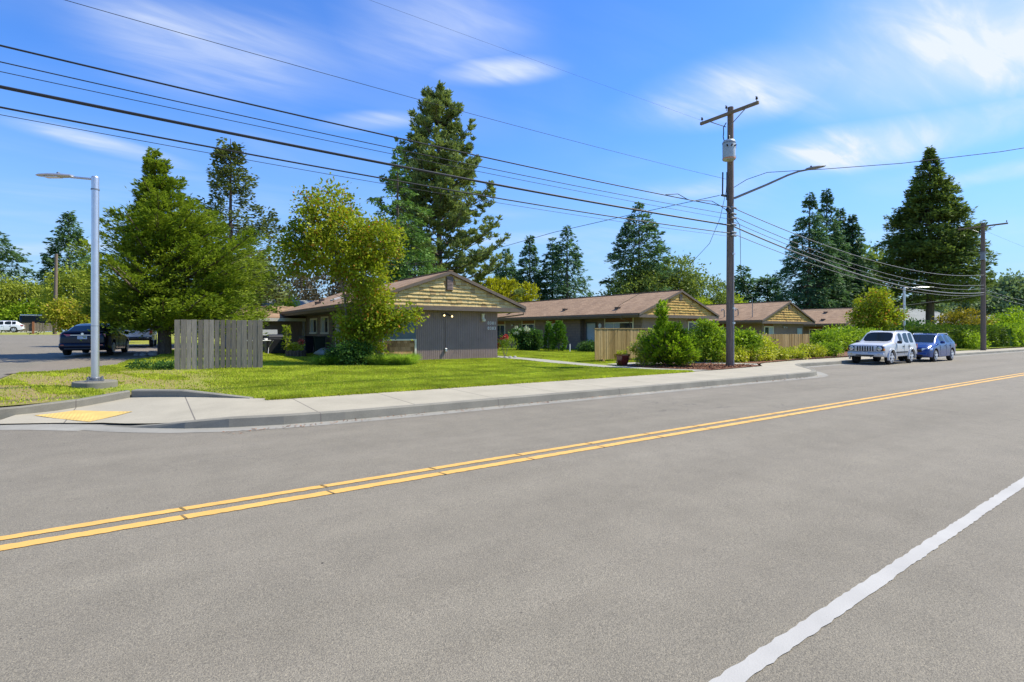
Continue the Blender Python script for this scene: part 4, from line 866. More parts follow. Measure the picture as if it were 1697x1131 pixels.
of = (18.3, 17.2, .1); ft = empty('board_fence', of, 0, 'tan cedar board fence standing behind the young spruce and red pot', 'fence', 'tan cedar patio fences')
_, a, d, nn, L = plank_screen((16.6, 17.35), (21.6, 17.35), 0.20, 1.60, 41, .016, 'fence_tan', ft, of, seed=8, jit=.02, ragged=.004)
_, a2, d2, n2, L2 = plank_screen((16.67, 17.40), (21.5, 17.40), .205, 1.57, 30, .01, 'fence_tan', ft, of, seed=18, name='back_boards')
for x in (.42, 2.4, 4.3): q = MB(); q.ob(a, d, nn, x, x + .1, 0, 1.55, -.15, -.055); q.build('post', A['fence_tan'], ft, of)
q = MB(); q.ob(a, d, nn, .44, .56, -.02, .22, .0, .09); q.build('post_foot', A['fence_tan'], ft, of)
q = MB(); q.ob(a, d, nn, -.01, L + .01, 1.605, 1.635, -.06, .05); q.build('cap_rail', A['fence_tan'], ft, of)
of = (35, 17.9, 0); ft = empty('board_fence', of, 0, 'tan cedar board fence between the leafy shrubs and the third building', 'fence', 'tan cedar patio fences')
_, a, d, nn, L = plank_screen((31.3, 17.9), (37.2, 17.9), -.02, 1.30, 44, .018, 'fence_tan', ft, of, seed=12, jit=.03, ragged=.006)
for x in (.3, 2.9, 5.7): q = MB(); q.ob(a, d, nn, x, x + .1, -.2, 1.3, -.12, -.03); q.build('post', A['fence_tan'], ft, of)
of = (50, 16, -.1); ft = empty('board_fence', of, 0, 'short brown board fence end behind the blue car', 'fence')
plank_screen((49.5, 16.6), (51.4, 16.6), -.3, 1.25, 13, .01, 'fence_tan', ft, of, seed=13)
q = MB(); q.box(51.4, 51.9, 16.2, 16.7, -.3, 1.25); q.build('post', A['post_red'], ft, of)
zf = 1.55; of = (-16, 121, zf); ff = empty('board_fence', of, 0, 'low weathered fence with reddish posts in front of the dark bus', 'fence')
plank_screen((-19.6, 121), (-12.7, 122.5), zf - .1, zf + 1.35, 40, .02, 'fence_far', ff, of, seed=14)
for t in (.15, .5, 1.0):
    x = -19.6 + 6.9 * t; y = 120.9 + 1.5 * t; q = MB(); q.box(x - .14, x + .14, y - .2, y, zf - .3 - (.25 if t == .5 else 0), zf + 1.55); q.build('post', A['post_red'], ff, of)

# ---------------------------------------------------------------- lamps, poles, cables
def street_lamp(loc, h, reach, ang, label, base=True, scale=1.0, r=.078, grp='arm street lamps'):
    root = empty('street_lamp', loc, 0, label, 'street lamp', grp); dx, dy = math.cos(ang), math.sin(ang)
    q = MB(); q.tube([(0, 0, .08), (0, 0, h * .5), (0, 0, h)], [r * 1.0, r * .97, r * .93], 20); q.build('pole', A['aluminium'], root, smooth=True)
    q = MB(); q.lathe([(r * 1.06, h - .30), (r * 1.06, h - .27)], 20); q.lathe([(r * 1.04, 1.45), (r * 1.04, 1.46)], 20); q.build('collar', A['metal_d'], root)
    q = MB(); q.lathe([(r * .98, h), (r * .8, h + .03), (0.01, h + .035)], 20); q.build('cap', A['metal'], root, smooth=True)
    q = MB(); q.tube([(dx * r * .8, dy * r * .8, h - .03), (dx * reach * .42, dy * reach * .42, h + .02)], .028, 10); q.build('arm', A['metal'], root, smooth=True)
    hd = MB(); n0 = 0; prof = [(0.0, .05, .035), (.05, .07, .045), (.30, .10, .055), (.62, .12, .055), (.85, .10, .04), (.97, .05, .02)]; k = 12
    Lh = reach * .62
    for (t, wy, hz_) in prof:
        for j in range(k):
            a = 2 * math.pi * j / k; lx = reach * .38 + t * Lh; ly = wy * 1.25 * math.cos(a); lz_ = hz_ * math.sin(a) * (1 if math.sin(a) > 0 else .55)
            hd.v.append((dx * lx - dy * ly, dy * lx + dx * ly, h + .035 + lz_ + .02 * t))
    for i in range(len(prof) - 1):
        for j in range(k): hd.f.append((i * k + j, i * k + (j + 1) % k, (i + 1) * k + (j + 1) % k, (i + 1) * k + j))
    hd.f.append(tuple(range(k))); hd.f.append(tuple((len(prof) - 1) * k + j for j in range(k)))
    H_ = hd.build('lamp_head', A['metal'], root, smooth=True, angle=60)
    q = MB(); c = reach * .38 + .55 * Lh; q.box(-.18, .18, -.08, .08, -.012, .0); e = q.build('lens', A['lamp'], H_); e.location = (dx * c, dy * c, h + .018); e.rotation_euler = (0, 0, ang)
    q = MB(); c = reach * .38 + .4 * Lh; q.lathe([(.035, 0), (.035, .03), (.03, .05), (0.01, .055)], 12, (dx * c, dy * c, h + .085)); q.build('photocell', A['metal_d'], H_, smooth=True)
    if base:
        q = MB(); q.lathe([(.44, -.25), (.44, .10), (.425, .125), (.01, .13)], 28); q.build('footing', A['kerb'], root, smooth=True, angle=30)
        q = MB(); q.box(-.17, .17, -.17, .17, .131, .155)
        for sx_ in (-1, 1):
            for sy_ in (-1, 1): q.lathe([(.022, 0), (.022, .07), (.01, .075)], 8, (sx_ * .13, sy_ * .13, .156))
        q.lathe([(.12, .156), (.12, .20), (.085, .22)], 16); q.build('base_plate', A['metal_d'], root)
    return root
street_lamp((-1.03, 16.15, .17), 5.03, 1.42, math.atan2(.571, -.821), 'near aluminium street lamp with flat head on a round concrete footing', r=.082)
street_lamp((63, 21, -.1), 6.0, 3.0, R_(-34.8), 'distant thin street lamp rising behind the silver car', base=False, r=.12)

def util_pole(loc, h, label, lean=(0, 0), arm=True, r0=.165, name='utility_pole', arm_half=1.32, xfm=False):
    root = empty(name, loc, 0, label, 'utility pole', 'wooden utility poles')
    n = 9; pts = [(lean[0] * t, lean[1] * t, h * t) for t in [i / (n - 1) for i in range(n)]]; pts[0] = (0, 0, -.5)
    q = MB(); q.tube(pts, [r0 * (1 - .28 * i / (n - 1)) for i in range(n)], 14); q.build('pole', A['pole'], root, smooth=True)
    tx, ty = lean
    if arm:
        za = h - .30; q = MB(); q.box(tx - .22, tx - .12, ty - arm_half, ty + arm_half, za - .06, za + .06); q.build('crossarm', A['crossarm'], root, bevel=.008)
        for s_ in (-1, 1): q = MB(); q.tube([(tx - .24, ty + s_ * .85, za - .06), (tx - .17, ty + s_ * .1, za - .52)], .018, 5); q.build('brace', A['metal_d'], root)
        for y in (-arm_half + .08, .08, arm_half - .08):
            q = MB(); zz_ = za + .06 + (.1 if y == .08 else 0); q.tube([(tx - .17, ty + y, zz_ - .02), (tx - .17, ty + y, zz_ + .1)], .012, 6); q.lathe([(.03, .08), (.055, .10), (.03, .12), (.05, .145), (.03, .165), (.03, .19)], 10, (tx - .17, ty + y, zz_)); q.tube([(tx - .27, ty + y - .02, zz_ + .17), (tx - .09, ty + y + .03, zz_ + .2)], .014, 5); q.build('insulator', A['black'], root, smooth=True)
    return root
P1 = Vector((19.86, 12.72, .05)); up = util_pole(P1, 10.75, 'tall wooden utility pole in the bark island by the sidewalk, carrying a transformer', (.06, .02))
q = MB(); q.tube([(-.02, -.155, 0), (.0, -.150, 2.6)], .03, 6); q.tube([(-.02, -.155, 2.6), (.03, -.135, 6)], .018, 6); up_c = q.build('conduit', A['metal_d'], up)
for z in (1.75, 2.35, 4.6): q = MB(); q.box(-.06, .06, -.20, -.14, z, z + .07); q.build('strap', A['metal'], up)
for z in (6.55, 6.30, 6.12, 5.85, 5.53, 5.4):
    q = MB(); q.lathe([(.02, -.20), (.025, .2)], 6, (.03, 0, z), 'x'); q.lathe([(.02, -.18), (.045, -.16), (.045, .16), (.02, .18)], 8, (.03, -.14, z), 'x'); q.build('bracket', A['metal_d'], up)
q = MB(); q.tube([(-.12, .10, 10.1), (-.22, .16, 9.9), (-.15, .2, 9.7), (-.26, .15, 9.5), (-.17, .15, 9.3), (-.2, .1, 9.15)], .02, 5); q.build('fuse_cutout', A['black'], up)
q = MB(); q.tube([(-.24, -.02, 8.0), (-.25, -.02, 6.85)], .035, 6); q.tube([(-.36, .1, 8.0), (-.38, .1, 7.1)], .03, 6); q.box(-.5, -.2, 0, .1, 7.0, 7.06); q.tube([(-.17, 0, 7.4), (-.1, -.06, 5.9)], .012, 5); q.build('secondary_rack', A['black'], up)
tr = empty('pole_transformer', P1 + Vector((-.375, -.19, 8.42)), 0, 'grey cylindrical transformer hung on the near utility pole', 'transformer')
q = MB(); q.lathe([(.235, 0), (.25, .02), (.255, .72), (.24, .76), (.20, .80), (.02, .82)], 22); q.build('tank', A['tank'], tr, smooth=True, angle=35)
q = MB(); q.lathe([(.258, .03), (.258, .07)], 22); q.build('band', A['amber'], tr); q = MB(); q.lathe([(.262, .66), (.262, .70)], 22); q.build('lid_band', A['metal_d'], tr)
q = MB(); q.lathe([(.03, .8), (.05, .84), (.03, .88), (.05, .92), (.02, .98)], 10, (-.08, -.05, 0)); q.build('bushing', A['black'], tr, smooth=True)
for a in (200, 235, 270): q = MB(); c_, s_ = math.cos(R_(a)), math.sin(R_(a)); q.tube([(c_ * .25, s_ * .25, .52), (c_ * .33, s_ * .33, .54)], .03, 8); q.build('terminal', A['black'], tr)
q = MB(); q.box(.2, .42, -.06, .04, .15, .25); q.box(.2, .42, -.06, .04, .55, .65); q.build('mount_bracket', A['metal_d'], tr)
# mast-arm street light on the same pole
ml = empty('pole_street_light', P1 + Vector((.1, -.12, 6.95)), 0, 'long grey mast arm street light reaching right from the near utility pole', 'street light')
mx, my = .62, -.78
q = MB(); pts = [(0, 0, 0), (mx * 1.2, my * 1.2, .45), (mx * 2.0, my * 2.0, .78), (mx * 2.4, my * 2.4, .90), (mx * 2.75, my * 2.75, .95)]
q.tube(pts, [.05, .045, .04, .036, .034], 10); q.build('mast_arm', A['metal_d'], ml, smooth=True)
q = MB(); k = 12
for (t, wy, hz_) in [(0, .04, .03), (.08, .08, .05), (.3, .13, .06), (.65, .13, .055), (.9, .09, .035), (1, .03, .01)]:
    for j in range(k):
        a = 2 * math.pi * j / k; lx = 2.65 + t * .72; ly = wy * math.cos(a); q.v.append((mx * lx - my * ly, my * lx + mx * ly, .96 + .08 * t + hz_ * math.sin(a)))
for i in range(5):
    for j in range(k): q.f.append((i * k + j, i * k + (j + 1) % k, (i + 1) * k + (j + 1) % k, (i + 1) * k + j))
q.f.append(tuple(range(k))); q.f.append(tuple(5 * k + j for j in range(k))); lh = q.build('lamp_head', A['metal_d'], ml, smooth=True, angle=60)
q = MB(); q.lathe([(.035, 0), (.035, .06), (.02, .07)], 10, (mx * 2.85, my * 2.85, 1.02)); q.build('photocell', A['black'], lh)
P2 = Vector((57.6, 13.6, -.15)); up2 = util_pole(P2, 10.7, 'second wooden utility pole down the road beside the tall hedge', (-.1, 0), r0=.19, arm_half=1.6)
q = MB(); q.box(-.45, -.2, -.2, .1, 7.6, 8.2); q.box(-.48, .3, -.25, .2, 8.2, 8.26); q.build('equipment_box', A['metal_d'], up2)
util_pole((-13.0, 118.7, 1.45), 13.3, 'far bare utility pole at the left above the bus', (.2, 0), arm=False, r0=.30)
# cables
def cable(pts, r, mat, label, name='overhead_cable', grp='overhead cables'):
    q = MB(); q.tube(pts, r, 6); o = q.build(name, A[mat], None, smooth=True); return tag(o, label, 'cable', grp)
def sagline(a, b, sag, n=28): a = Vector(a); b = Vector(b); return [tuple(a.lerp(b, t) - Vector((0, 0, sag * 4 * t * (1 - t)))) for t in [i / n for i in range(n + 1)]]
def leftrun(v, z_at, k, r, mat, label, wob=0):
    u1 = 19.84; pts = []; z6 = z_at - k * (u1 - 6.5) ** 2; rr_ = random.Random(int(z_at * 100))
    for i in range(60):
        u = u1 - i * .8; z = z6 + k * (u - 6.5) ** 2; pts.append((u, v + (12.58 - v) * 0 , z))
    return cable(pts, r, mat, label)
leftrun(12.6, 6.58, .00100, .017, 'wire', 'topmost of the four black cables crossing the left sky')
leftrun(12.6, 6.30, .00105, .010, 'wire', 'upper of two thin lines just below the topmost left cable')
leftrun(12.6, 6.10, .00075, .007, 'wire', 'lower of two thin lines just below the topmost left cable')
leftrun(12.6, 5.85, .00090, .030, 'wire', 'thickest black bundle among the cables crossing the left sky')
leftrun(12.6, 5.53, .00125, .017, 'wire', 'lowest black cable crossing the left sky')
leftrun(12.6, 5.40, .00125, .006, 'wire', 'hair thin line beneath the lowest left cable')
cable([(19.8 - i * 1.5, 12.8, 7.62 + .0022 * (i - 9) ** 2) for i in range(34)], .006, 'wire', 'thin high line crossing the upper left sky past the pine top')
cable(sagline((19.6, 13.95, 10.6), (-28, 13.95, 10.6), .1), .003, 'wire', 'faint single line high in the sky from the crossarm of the near pole')
# pole to pole on the right
def rightrun(z0, z1, sag, r, mat, label): return cable(sagline((19.9, 12.65, z0), (57.5, 13.5, z1), sag), r, mat, label)
rightrun(6.62, 6.2, .95, .018, 'wire_g', 'highest of the pale lines sagging to the second pole')
rightrun(6.28, 5.35, .95, .015, 'wire_g', 'second pale line sagging to the second pole')
rightrun(6.05, 5.05, .95, .013, 'wire_g', 'third pale line sagging to the second pole')
rightrun(5.86, 4.72, .95, .030, 'wire_g', 'thick pale bundle sagging to the second pole')
rightrun(5.55, 4.55, .92, .014, 'wire_g', 'lowest pale line sagging to the second pole')
for (z0, s_, l) in ((5.0, .5, 'upper line leaving the second pole to the right'), (4.7, .6, 'lower line leaving the second pole to the right')): cable(sagline((57.6, 13.6, z0), (98, 13.8, z0 - .2), s_), .016, 'wire_g', l)
cable([(20.0, 12.68, 7.45), (20.3, 12.25, 7.75), (20.7, 11.6, 7.95), (21.8, 9.9, 7.85), (23.2, 7.8, 7.78), (24.8, 5.4, 7.85), (26.2, 3.3, 8.05), (27.5, 1.3, 8.35), (28.9, -.8, 8.75)], .012, 'wire', 'braided service line crossing the right sky over the road')
cable([(19.4, 12.9, 7.1), (18.6, 13.9, 6.9), (17.4, 16, 6.6), (16.4, 20, 6.35), (15.9, 27, 6.0), (15.6, 40, 6.6)], .012, 'wire', 'service drop rising from the roofs to the near pole')
cable([(19.8, 12.58, 6.45), (19.35, 12.58, 6.44), (18.95, 12.58, 6.55), (18.4, 12.58, 6.66), (17.8, 12.58, 6.6), (17.3, 12.58, 6.5), (16.9, 12.58, 6.5), (16.3, 12.58, 6.63), (15.6, 12.58, 6.5)], .014, 'wire', 'wavy slack loop of cable left of the near pole')
q = MB(); q.sphere((19.42, 12.5, 6.43), .15, .10, .10, 12, 8, .1, 3); q.box(19.3, 19.55, 12.42, 12.5, 6.36, 6.5); tag(q.build('splice_enclosure', A['black'], None, smooth=True), 'small black splice case hanging left of the near pole', 'cable splice')
cable([(19.5, 12.6, 8.2), (19.42, 12.62, 7.2), (19.2, 12.75, 6.1), (19.0, 13.1, 5.1), (18.9, 14, 4.3), (19.5, 17, 3.4), (21.5, 20.5, 2.95), (25.9, 25.1, 2.75)], .010, 'wire', 'long drop dangling from the transformer to the second roof')
cable([(19.95, 12.7, 6.35), (21, 13.0, 6.1), (23, 14.2, 5.8), (30, 18.5, 4.8), (41.6, 24.6, 4.25)], .012, 'wire', 'service drop from the near pole to the third roof')
cable([(57.5, 13.6, 4.5), (55, 19, 3.7), (51, 24, 3.4), (48, 30, 3.4)], .014, 'wire_g', 'service drop from the second pole to the third building')
cable([(57.5, 13.5, 9.9), (80, 13.5, 9.5)], .006, 'wire', 'thin line leaving the second crossarm')

# ---------------------------------------------------------------- vehicles
def interp(tab, x):
    if x <= tab[0][0]: return tab[0][1]
    for (a, b), (c, d) in zip(tab, tab[1:]):
        if x <= c: return b + (d - b) * (x - a) / (c - a) if c > a else d
    return tab[-1][1]
def car(name, label, loc, rz, S, paint, scale=1.0, cat='car', group='parked cars'):
    """S: dict with L, W, zl (sill), belt, top, roofw tables along x (x=0 front bumper), windows, axles, r"""
    L, W, r = S['L'], S['W'], S['r']; hw = W / 2
    root = empty(name, loc, rz, label, cat, group); root.scale = (scale,) * 3
    R = r * S.get('arch', 1.16); xs = set([0, L]); [xs.add(x) for x, _ in S['belt'] + S['top'] + S['width'] + S['zl']]
    for a in S['axles']:
        for i in range(9): xs.add(round(a - R * math.cos(math.pi * i / 8), 3))
        xs.add(round(a - R - .03, 3)); xs.add(round(a + R + .03, 3))
    for (x0, x1, *_) in S['side'] : xs.add(x0); xs.add(x1)
    xs = sorted(x for x in xs if 0 <= x <= L); ded = [xs[0]]
    for x in xs[1:]:
        if x - ded[-1] > .012: ded.append(x)
    xs = ded; bm = bmesh.new(); rows = []
    for x in xs:
        zl = interp(S['zl'], x); zb = interp(S['belt'], x); zt = interp(S['top'], x); w = hw * interp(S['width'], x); wt = hw * interp(S['roofw'], x)
        za = zl
        for a in S['axles']:
            if abs(x - a) < R - .001: za = max(za, r + math.sqrt(R * R - (x - a) ** 2))
        zm = max(zl + .42 * (zb - zl), za + .03)
        zs = max(zb - .07, zm + .03)
        zb_ = max(zb, zs + .02); zt_ = max(zt, zb_ + .008)
        inset = .62
        half = [(w * inset, za), (w * .965, za + .0), (w * .995, za + .025), (w, zm), (w * .985, zs), (w * .955, zb_), (wt, zb_ + (zt_ - zb_) * .88), (wt * .90, zt_ - .004), (wt * .45, zt_ + .012), (0, zt_ + .018)]
        ring = [bm.verts.new((L / 2 - x, -y, z)) for y, z in half]; ring2 = [bm.verts.new((L / 2 - x, y, z)) for y, z in half[:-1]]
        rows.append((ring, ring2 + [ring[-1]]))
    K = 10; mats = ['body', 'windshield', 'rear_window', 'side_window', 'side_window', 'side_window', 'trim', 'underside']
    cr = bm.edges.layers.float.new('crease_edge')
    def between(x0, x1, a, b): return x0 >= a - .006 and x1 <= b + .006
    for i in range(len(xs) - 1):
        x0, x1 = xs[i], xs[i + 1]
        for sd in (0, 1):
            A_, B_ = rows[i][sd], rows[i + 1][sd]
            for j in range(K - 1):
                vs = [A_[j], A_[j + 1], B_[j + 1], B_[j]]
                f = bm.faces.new(vs if sd == 0 else vs[::-1]); f.smooth = True; m = 0
                if j >= 7 and between(x0, x1, *S['wind']): m = 1
                if j >= 7 and between(x0, x1, *S['rear']): m = 2
                if j == 5:
                    for k_, (a, b, *_) in enumerate(S['side']):
                        if between(x0, x1, a, b): m = 3 + k_
                if j <= 1 and S.get('clad', False): m = 6
                if j == 0: m = 7
                f.material_index = m
        f = bm.faces.new([rows[i][0][0], rows[i + 1][0][0], rows[i + 1][1][0], rows[i][1][0]]); f.material_index = 7
    for i in (0, len(xs) - 1):
        a, b = rows[i]
        for j in range(K - 1):
            if j == K - 2: q = [a[j], a[j + 1], b[j]]
            else: q = [a[j], a[j + 1], b[j + 1], b[j]]
            f = bm.faces.new(q if i else q[::-1]); f.material_index = 0; f.smooth = True
    for e in bm.edges:
        fs = e.link_faces
        if len(fs) == 2 and fs[0].material_index != fs[1].material_index: e[cr] = .95
    for a in (rows[0], rows[-1]):
        for s_ in (0, 1):
            for j in range(K - 1):
                e = bm.edges.get((a[s_][j], a[s_][j + 1]));
                if e: e[cr] = .6
    bmesh.ops.recalc_face_normals(bm, faces=bm.faces)
    me = bpy.data.meshes.new('tmp'); bm.to_mesh(me); bm.free(); o = bpy.data.objects.new('tmp', me); COL.objects.link(o)
    sb = o.modifiers.new('s', 'SUBSURF'); sb.levels = 1; sb.render_levels = 1
    dg = bpy.context.evaluated_depsgraph_get(); ev = bpy.data.meshes.new_from_object(o.evaluated_get(dg)); bpy.data.objects.remove(o)
    base = bmesh.new(); base.from_mesh(ev); used = {}
    for k_, mname in enumerate(mats[:]):
        if not any(f.material_index == k_ for f in base.faces): continue
        b2_ = base.copy(); bmesh.ops.delete(b2_, geom=[f for f in b2_.faces if f.material_index != k_], context='FACES')
        mat = {'body': A[paint], 'trim': A['black'], 'underside': A['black']}.get(mname, A['carglass'])
        if k_ >= 3 and k_ <= 5:    # left and right panes are separate windows
            for sg in (-1, 1):
                b3_ = b2_.copy(); bmesh.ops.delete(b3_, geom=[f for f in b3_.faces if f.calc_center_median().y * sg < 0], context='FACES')
                for f in b3_.faces: f.material_index = 0
                m2 = bpy.data.meshes.new(mname); b3_.to_mesh(m2); b3_.free(); addmesh(mname, m2, mat, root)
        else:
            for f in b2_.faces: f.material_index = 0
            m2 = bpy.data.meshes.new(mname); b2_.to_mesh(m2); addmesh(mname, m2, mat, root)
        b2_.free()
    base.free()
    X = lambda x: L / 2 - x
    for a in S['axles']:
        for sg in (-1, 1):
            yo = sg * (hw - .03); tw = .21 * sg
            q = MB(); q.lathe([(r * .62, -tw), (r * .93, -tw * .98), (r, -tw * .85), (r, -tw * .15), (r * .93, 0), (r * .66, .008 * sg)], 26, (X(a), yo, r), 'y'); wh = q.build('wheel', A['tyre'], root, smooth=True, angle=50)
            q = MB()
            for (ra, rb) in ((r * .70, r * .61),):
                for t_ in range(26):
                    t0, t1 = 2 * math.pi * t_ / 26, 2 * math.pi * (t_ + 1) / 26; C0 = lambda rr_, t, yy: (X(a) + rr_ * math.cos(t), yo + sg * yy, r + rr_ * math.sin(t))
                    q.hexa([C0(rb, t0, .006), C0(ra, t0, .006), C0(ra, t1, .006), C0(rb, t1, .006), C0(rb, t0, .020), C0(ra, t0, .020), C0(ra, t1, .020), C0(rb, t1, .020)])
            for s_ in range(S.get('spokes', 5)):
                t = 2 * math.pi * s_ / S.get('spokes', 5) + .3; c, s2 = math.cos(t), math.sin(t); wd = r * .13
                P = [];
                for (rr_, yy, ww) in ((r * .1, .042, wd * 1.15), (r * .64, .040, wd * .95)):
                    for (dy, dw) in ((0, -1), (0, 1), (-.03, 1), (-.03, -1)): P.append((X(a) + c * rr_ - s2 * ww * dw, yo + sg * (yy + dy), r + s2 * rr_ + c * ww * dw))
                q.hexa([P[0], P[1], P[2], P[3], P[4], P[5], P[6], P[7]])
            q.lathe([(r * .19, .0 * sg), (r * .19, .046 * sg), (r * .12, .052 * sg)], 14, (X(a), yo, r), 'y'); q.build('rim', A['rim'], wh, smooth=True, angle=30)
    for sg in (-1, 1):      # mirrors
        xm, zm = S['mirror']; q = MB(); q.box(X(xm) - .05, X(xm) + .06, min(sg * (hw - .02), sg * (hw + .19)), max(sg * (hw - .02), sg * (hw + .19)), zm, zm + .15); q.build('wing_mirror', A[S.get('mircol', paint)], root, smooth=True, angle=70, bevel=.025)
        for xh in S.get('handles', ()): q = MB(); q.box(X(xh) - .09, X(xh) + .09, min(sg * (hw - .02), sg * (hw + .03)), max(sg * (hw - .02), sg * (hw + .03)), S['hz'], S['hz'] + .035); q.build('door_handle', A[S.get('hcol', paint)], root)
        for xd in S.get('seams', ()):
            q = MB(); q.box(X(xd) - .004, X(xd) + .004, min(sg * (hw * .99), sg * (hw * 1.001)), max(sg * (hw * .99), sg * (hw * 1.001)), S['zl'][2][1] + .1, interp(S['belt'], xd) - .05); q.build('door_seam', A['black'], root)
        if S.get('rails'):
            x0, x1, zr_ = S['rails']; y = sg * hw * .66; q = MB(); q.tube([(X(x0), y, zr_ - .03), (X(x0 + .15), y, zr_ + .04), (X(x1 - .15), y, zr_ + .04), (X(x1), y, zr_ - .03)], .02, 6); q.build('roof_rail', A[S.get('railcol', 'metal')], root)
    return root, X, hw
def cbox(root, name, mat, x0, x1, y0, y1, z0, z1, bevel=.0, parent=None):
    q = MB(); q.box(min(x0, x1), max(x0, x1), min(y0, y1), max(y0, y1), z0, z1); return q.build(name, A[mat], parent or root, bevel=bevel, smooth=bool(bevel), angle=60)
# silver off-roader: boxy, seven slots in the grille
J = dict(L=4.45, W=1.82, r=.37, axles=(.86, 3.55), zl=[(0, .44), (.2, .40), (.5, .40), (4.1, .42), (4.45, .48)],
         belt=[(0, .86), (.10, 1.00), (.5, 1.05), (1.3, 1.10), (4.2, 1.12), (4.45, 1.02)],
         top=[(0, .88), (.06, 1.03), (.5, 1.12), (1.32, 1.19), (1.95, 1.70), (2.2, 1.75), (3.9, 1.76), (4.15, 1.72), (4.42, 1.14), (4.45, 1.04)],
         width=[(0, .90), (.12, .97), (.6, 1), (4.2, 1), (4.45, .95)], roofw=[(0, .82), (1.3, .88), (1.95, .80), (4.15, .79), (4.45, .86)],
         wind=(1.32, 1.95), rear=(4.15, 4.42), side=((1.98, 2.50), (2.60, 3.28), (3.40, 3.95)), mirror=(1.62, 1.10), mircol='black', handles=(2.42, 3.22), hcol='black', hz=.93, rails=(2.1, 3.95, 1.73), seams=(1.55, 2.55, 3.2))
cg = lambda u: zr(u, 11.2) + .004
jp, X, hw = car('parked_car', 'silver boxy off-roader with seven-slot grille, front car of the two by the kerb', (32.0, 11.62, cg(31)), R_(180), J, 'silver', .955)
jb = cbox(jp, 'grille', 'silver', X(.02), X(-.035), -.50, .50, .68, 1.00, .02)
for i in range(7): q = MB(); y = -.36 + i * .12; q.box(X(-.030), X(-.045), y - .030, y + .030, .71, .97); q.build('slot', A['black'], jb)
cbox(jp, 'front_bumper', 'silver', X(.10), X(-.10), -.86, .86, .42, .66, .05); cbox(jp, 'air_intake', 'black', X(-.09), X(-.108), -.42, .42, .455, .52)
cbox(jp, 'rear_bumper', 'silver', X(4.36), X(4.54), -.86, .86, .46, .68, .05); cbox(jp, 'number_plate', 'plate', X(-.105), X(-.118), -.16, .16, .525, .65)
for sg in (-1, 1):
    hl = cbox(jp, 'headlight', 'black', X(.09), X(-.030), sg * .53, sg * .83, .72, .98, .02); q = MB(); q.lathe([(.115, 0), (.10, .02), (.03, .03)], 18, (X(-.032), sg * .66, .85), 'x'); q.build('lens', A['lamp'], hl, smooth=True)
    cbox(jp, 'indicator', 'amber', X(.1), X(-.02), sg * .80, sg * .875, .74, .86); cbox(jp, 'body_moulding', 'black', X(1.45), X(2.95), sg * (hw - .01), sg * (hw + .022), .60, .67)
    for a in J['axles']:   # flared arch
        q = MB(); n_ = 14
        for i in range(n_):
            t0, t1 = math.pi * (-.08 + 1.16 * i / n_), math.pi * (-.08 + 1.16 * (i + 1) / n_)
            def pt(t, rad, yy): return (X(a) + rad * math.cos(t), sg * yy, .37 + rad * math.sin(t))
            q.hexa([pt(t0, .425, hw - .03), pt(t1, .425, hw - .03), pt(t1, .425, hw + .055), pt(t0, .425, hw + .055), pt(t0, .52, hw - .03), pt(t1, .52, hw - .03), pt(t1, .505, hw + .045), pt(t0, .505, hw + .045)])
        q.build('wheel_flare', A['silver'], jp, smooth=True, angle=50)
    cbox(jp, 'taillight', 'redlamp', X(4.40), X(4.475), sg * .74, sg * .88, .82, 1.05); cbox(jp, 'fog_lamp', 'lamp', X(-.08), X(-.105), sg * .60, sg * .70, .52, .60)
# dark blue crossover behind it
Bc = dict(L=4.6, W=1.84, r=.36, axles=(.90, 3.62), zl=[(0, .32), (.2, .28), (.5, .26), (4.2, .30), (4.6, .40)], clad=True,
          belt=[(0, .62), (.12, .80), (.5, .92), (1.2, 1.00), (2.5, 1.06), (4.2, 1.14), (4.6, .95)],
          top=[(0, .64), (.10, .84), (.45, 1.0), (1.1, 1.10), (1.98, 1.56), (2.3, 1.63), (3.2, 1.64), (3.9, 1.56), (4.5, 1.14), (4.6, .97)],
          width=[(0, .78), (.15, .90), (.55, .99), (1, 1), (4, 1), (4.4, .94), (4.6, .86)], roofw=[(0, .66), (1.1, .84), (2.0, .74), (3.9, .70), (4.5, .76), (4.6, .76)],
          wind=(1.1, 1.98), rear=(3.9, 4.5), side=((1.85, 2.55), (2.63, 3.35), (3.43, 3.85)), mirror=(1.62, 1.06), handles=(2.45, 3.3), hz=.90, rails=(2.1, 3.9, 1.60), railcol='metal', seams=(1.6, 2.6, 3.3))
bs, X, hw = car('parked_car', 'dark blue crossover parked right behind the silver off-roader', (37.1, 11.30, cg(37)), R_(180), Bc, 'blue', .955)
cbox(bs, 'grille', 'black', X(.08), X(-.012), -.50, .50, .58, .74, .01); q = MB(); q.lathe([(.07, 0), (.06, .015)], 16, (X(-.014), 0, .66), 'x'); q.build('emblem', A['chrome'], bs)
cbox(bs, 'front_bumper', 'blue', X(.14), X(-.04), -.72, .72, .30, .56, .05); cbox(bs, 'air_intake', 'black', X(-.03), X(-.048), -.55, .55, .33, .43); cbox(bs, 'number_plate', 'plate', X(-.05), X(-.06), -.16, .16, .45, .56)
for sg in (-1, 1):
    q = MB(); q.hexa([(X(.30), sg * .70, .68), (X(-.005), sg * .46, .66), (X(.02), sg * .5, .80), (X(.45), sg * .80, .86), (X(.36), sg * .90, .69), (X(.06), sg * .74, .64), (X(.12), sg * .78, .79), (X(.5), sg * .90, .84)]); q.build('headlight', A['lamp'], bs, smooth=True)
    cbox(bs, 'taillight', 'redlamp', X(4.45), X(4.60), sg * .60, sg * .84, .85, 1.0)
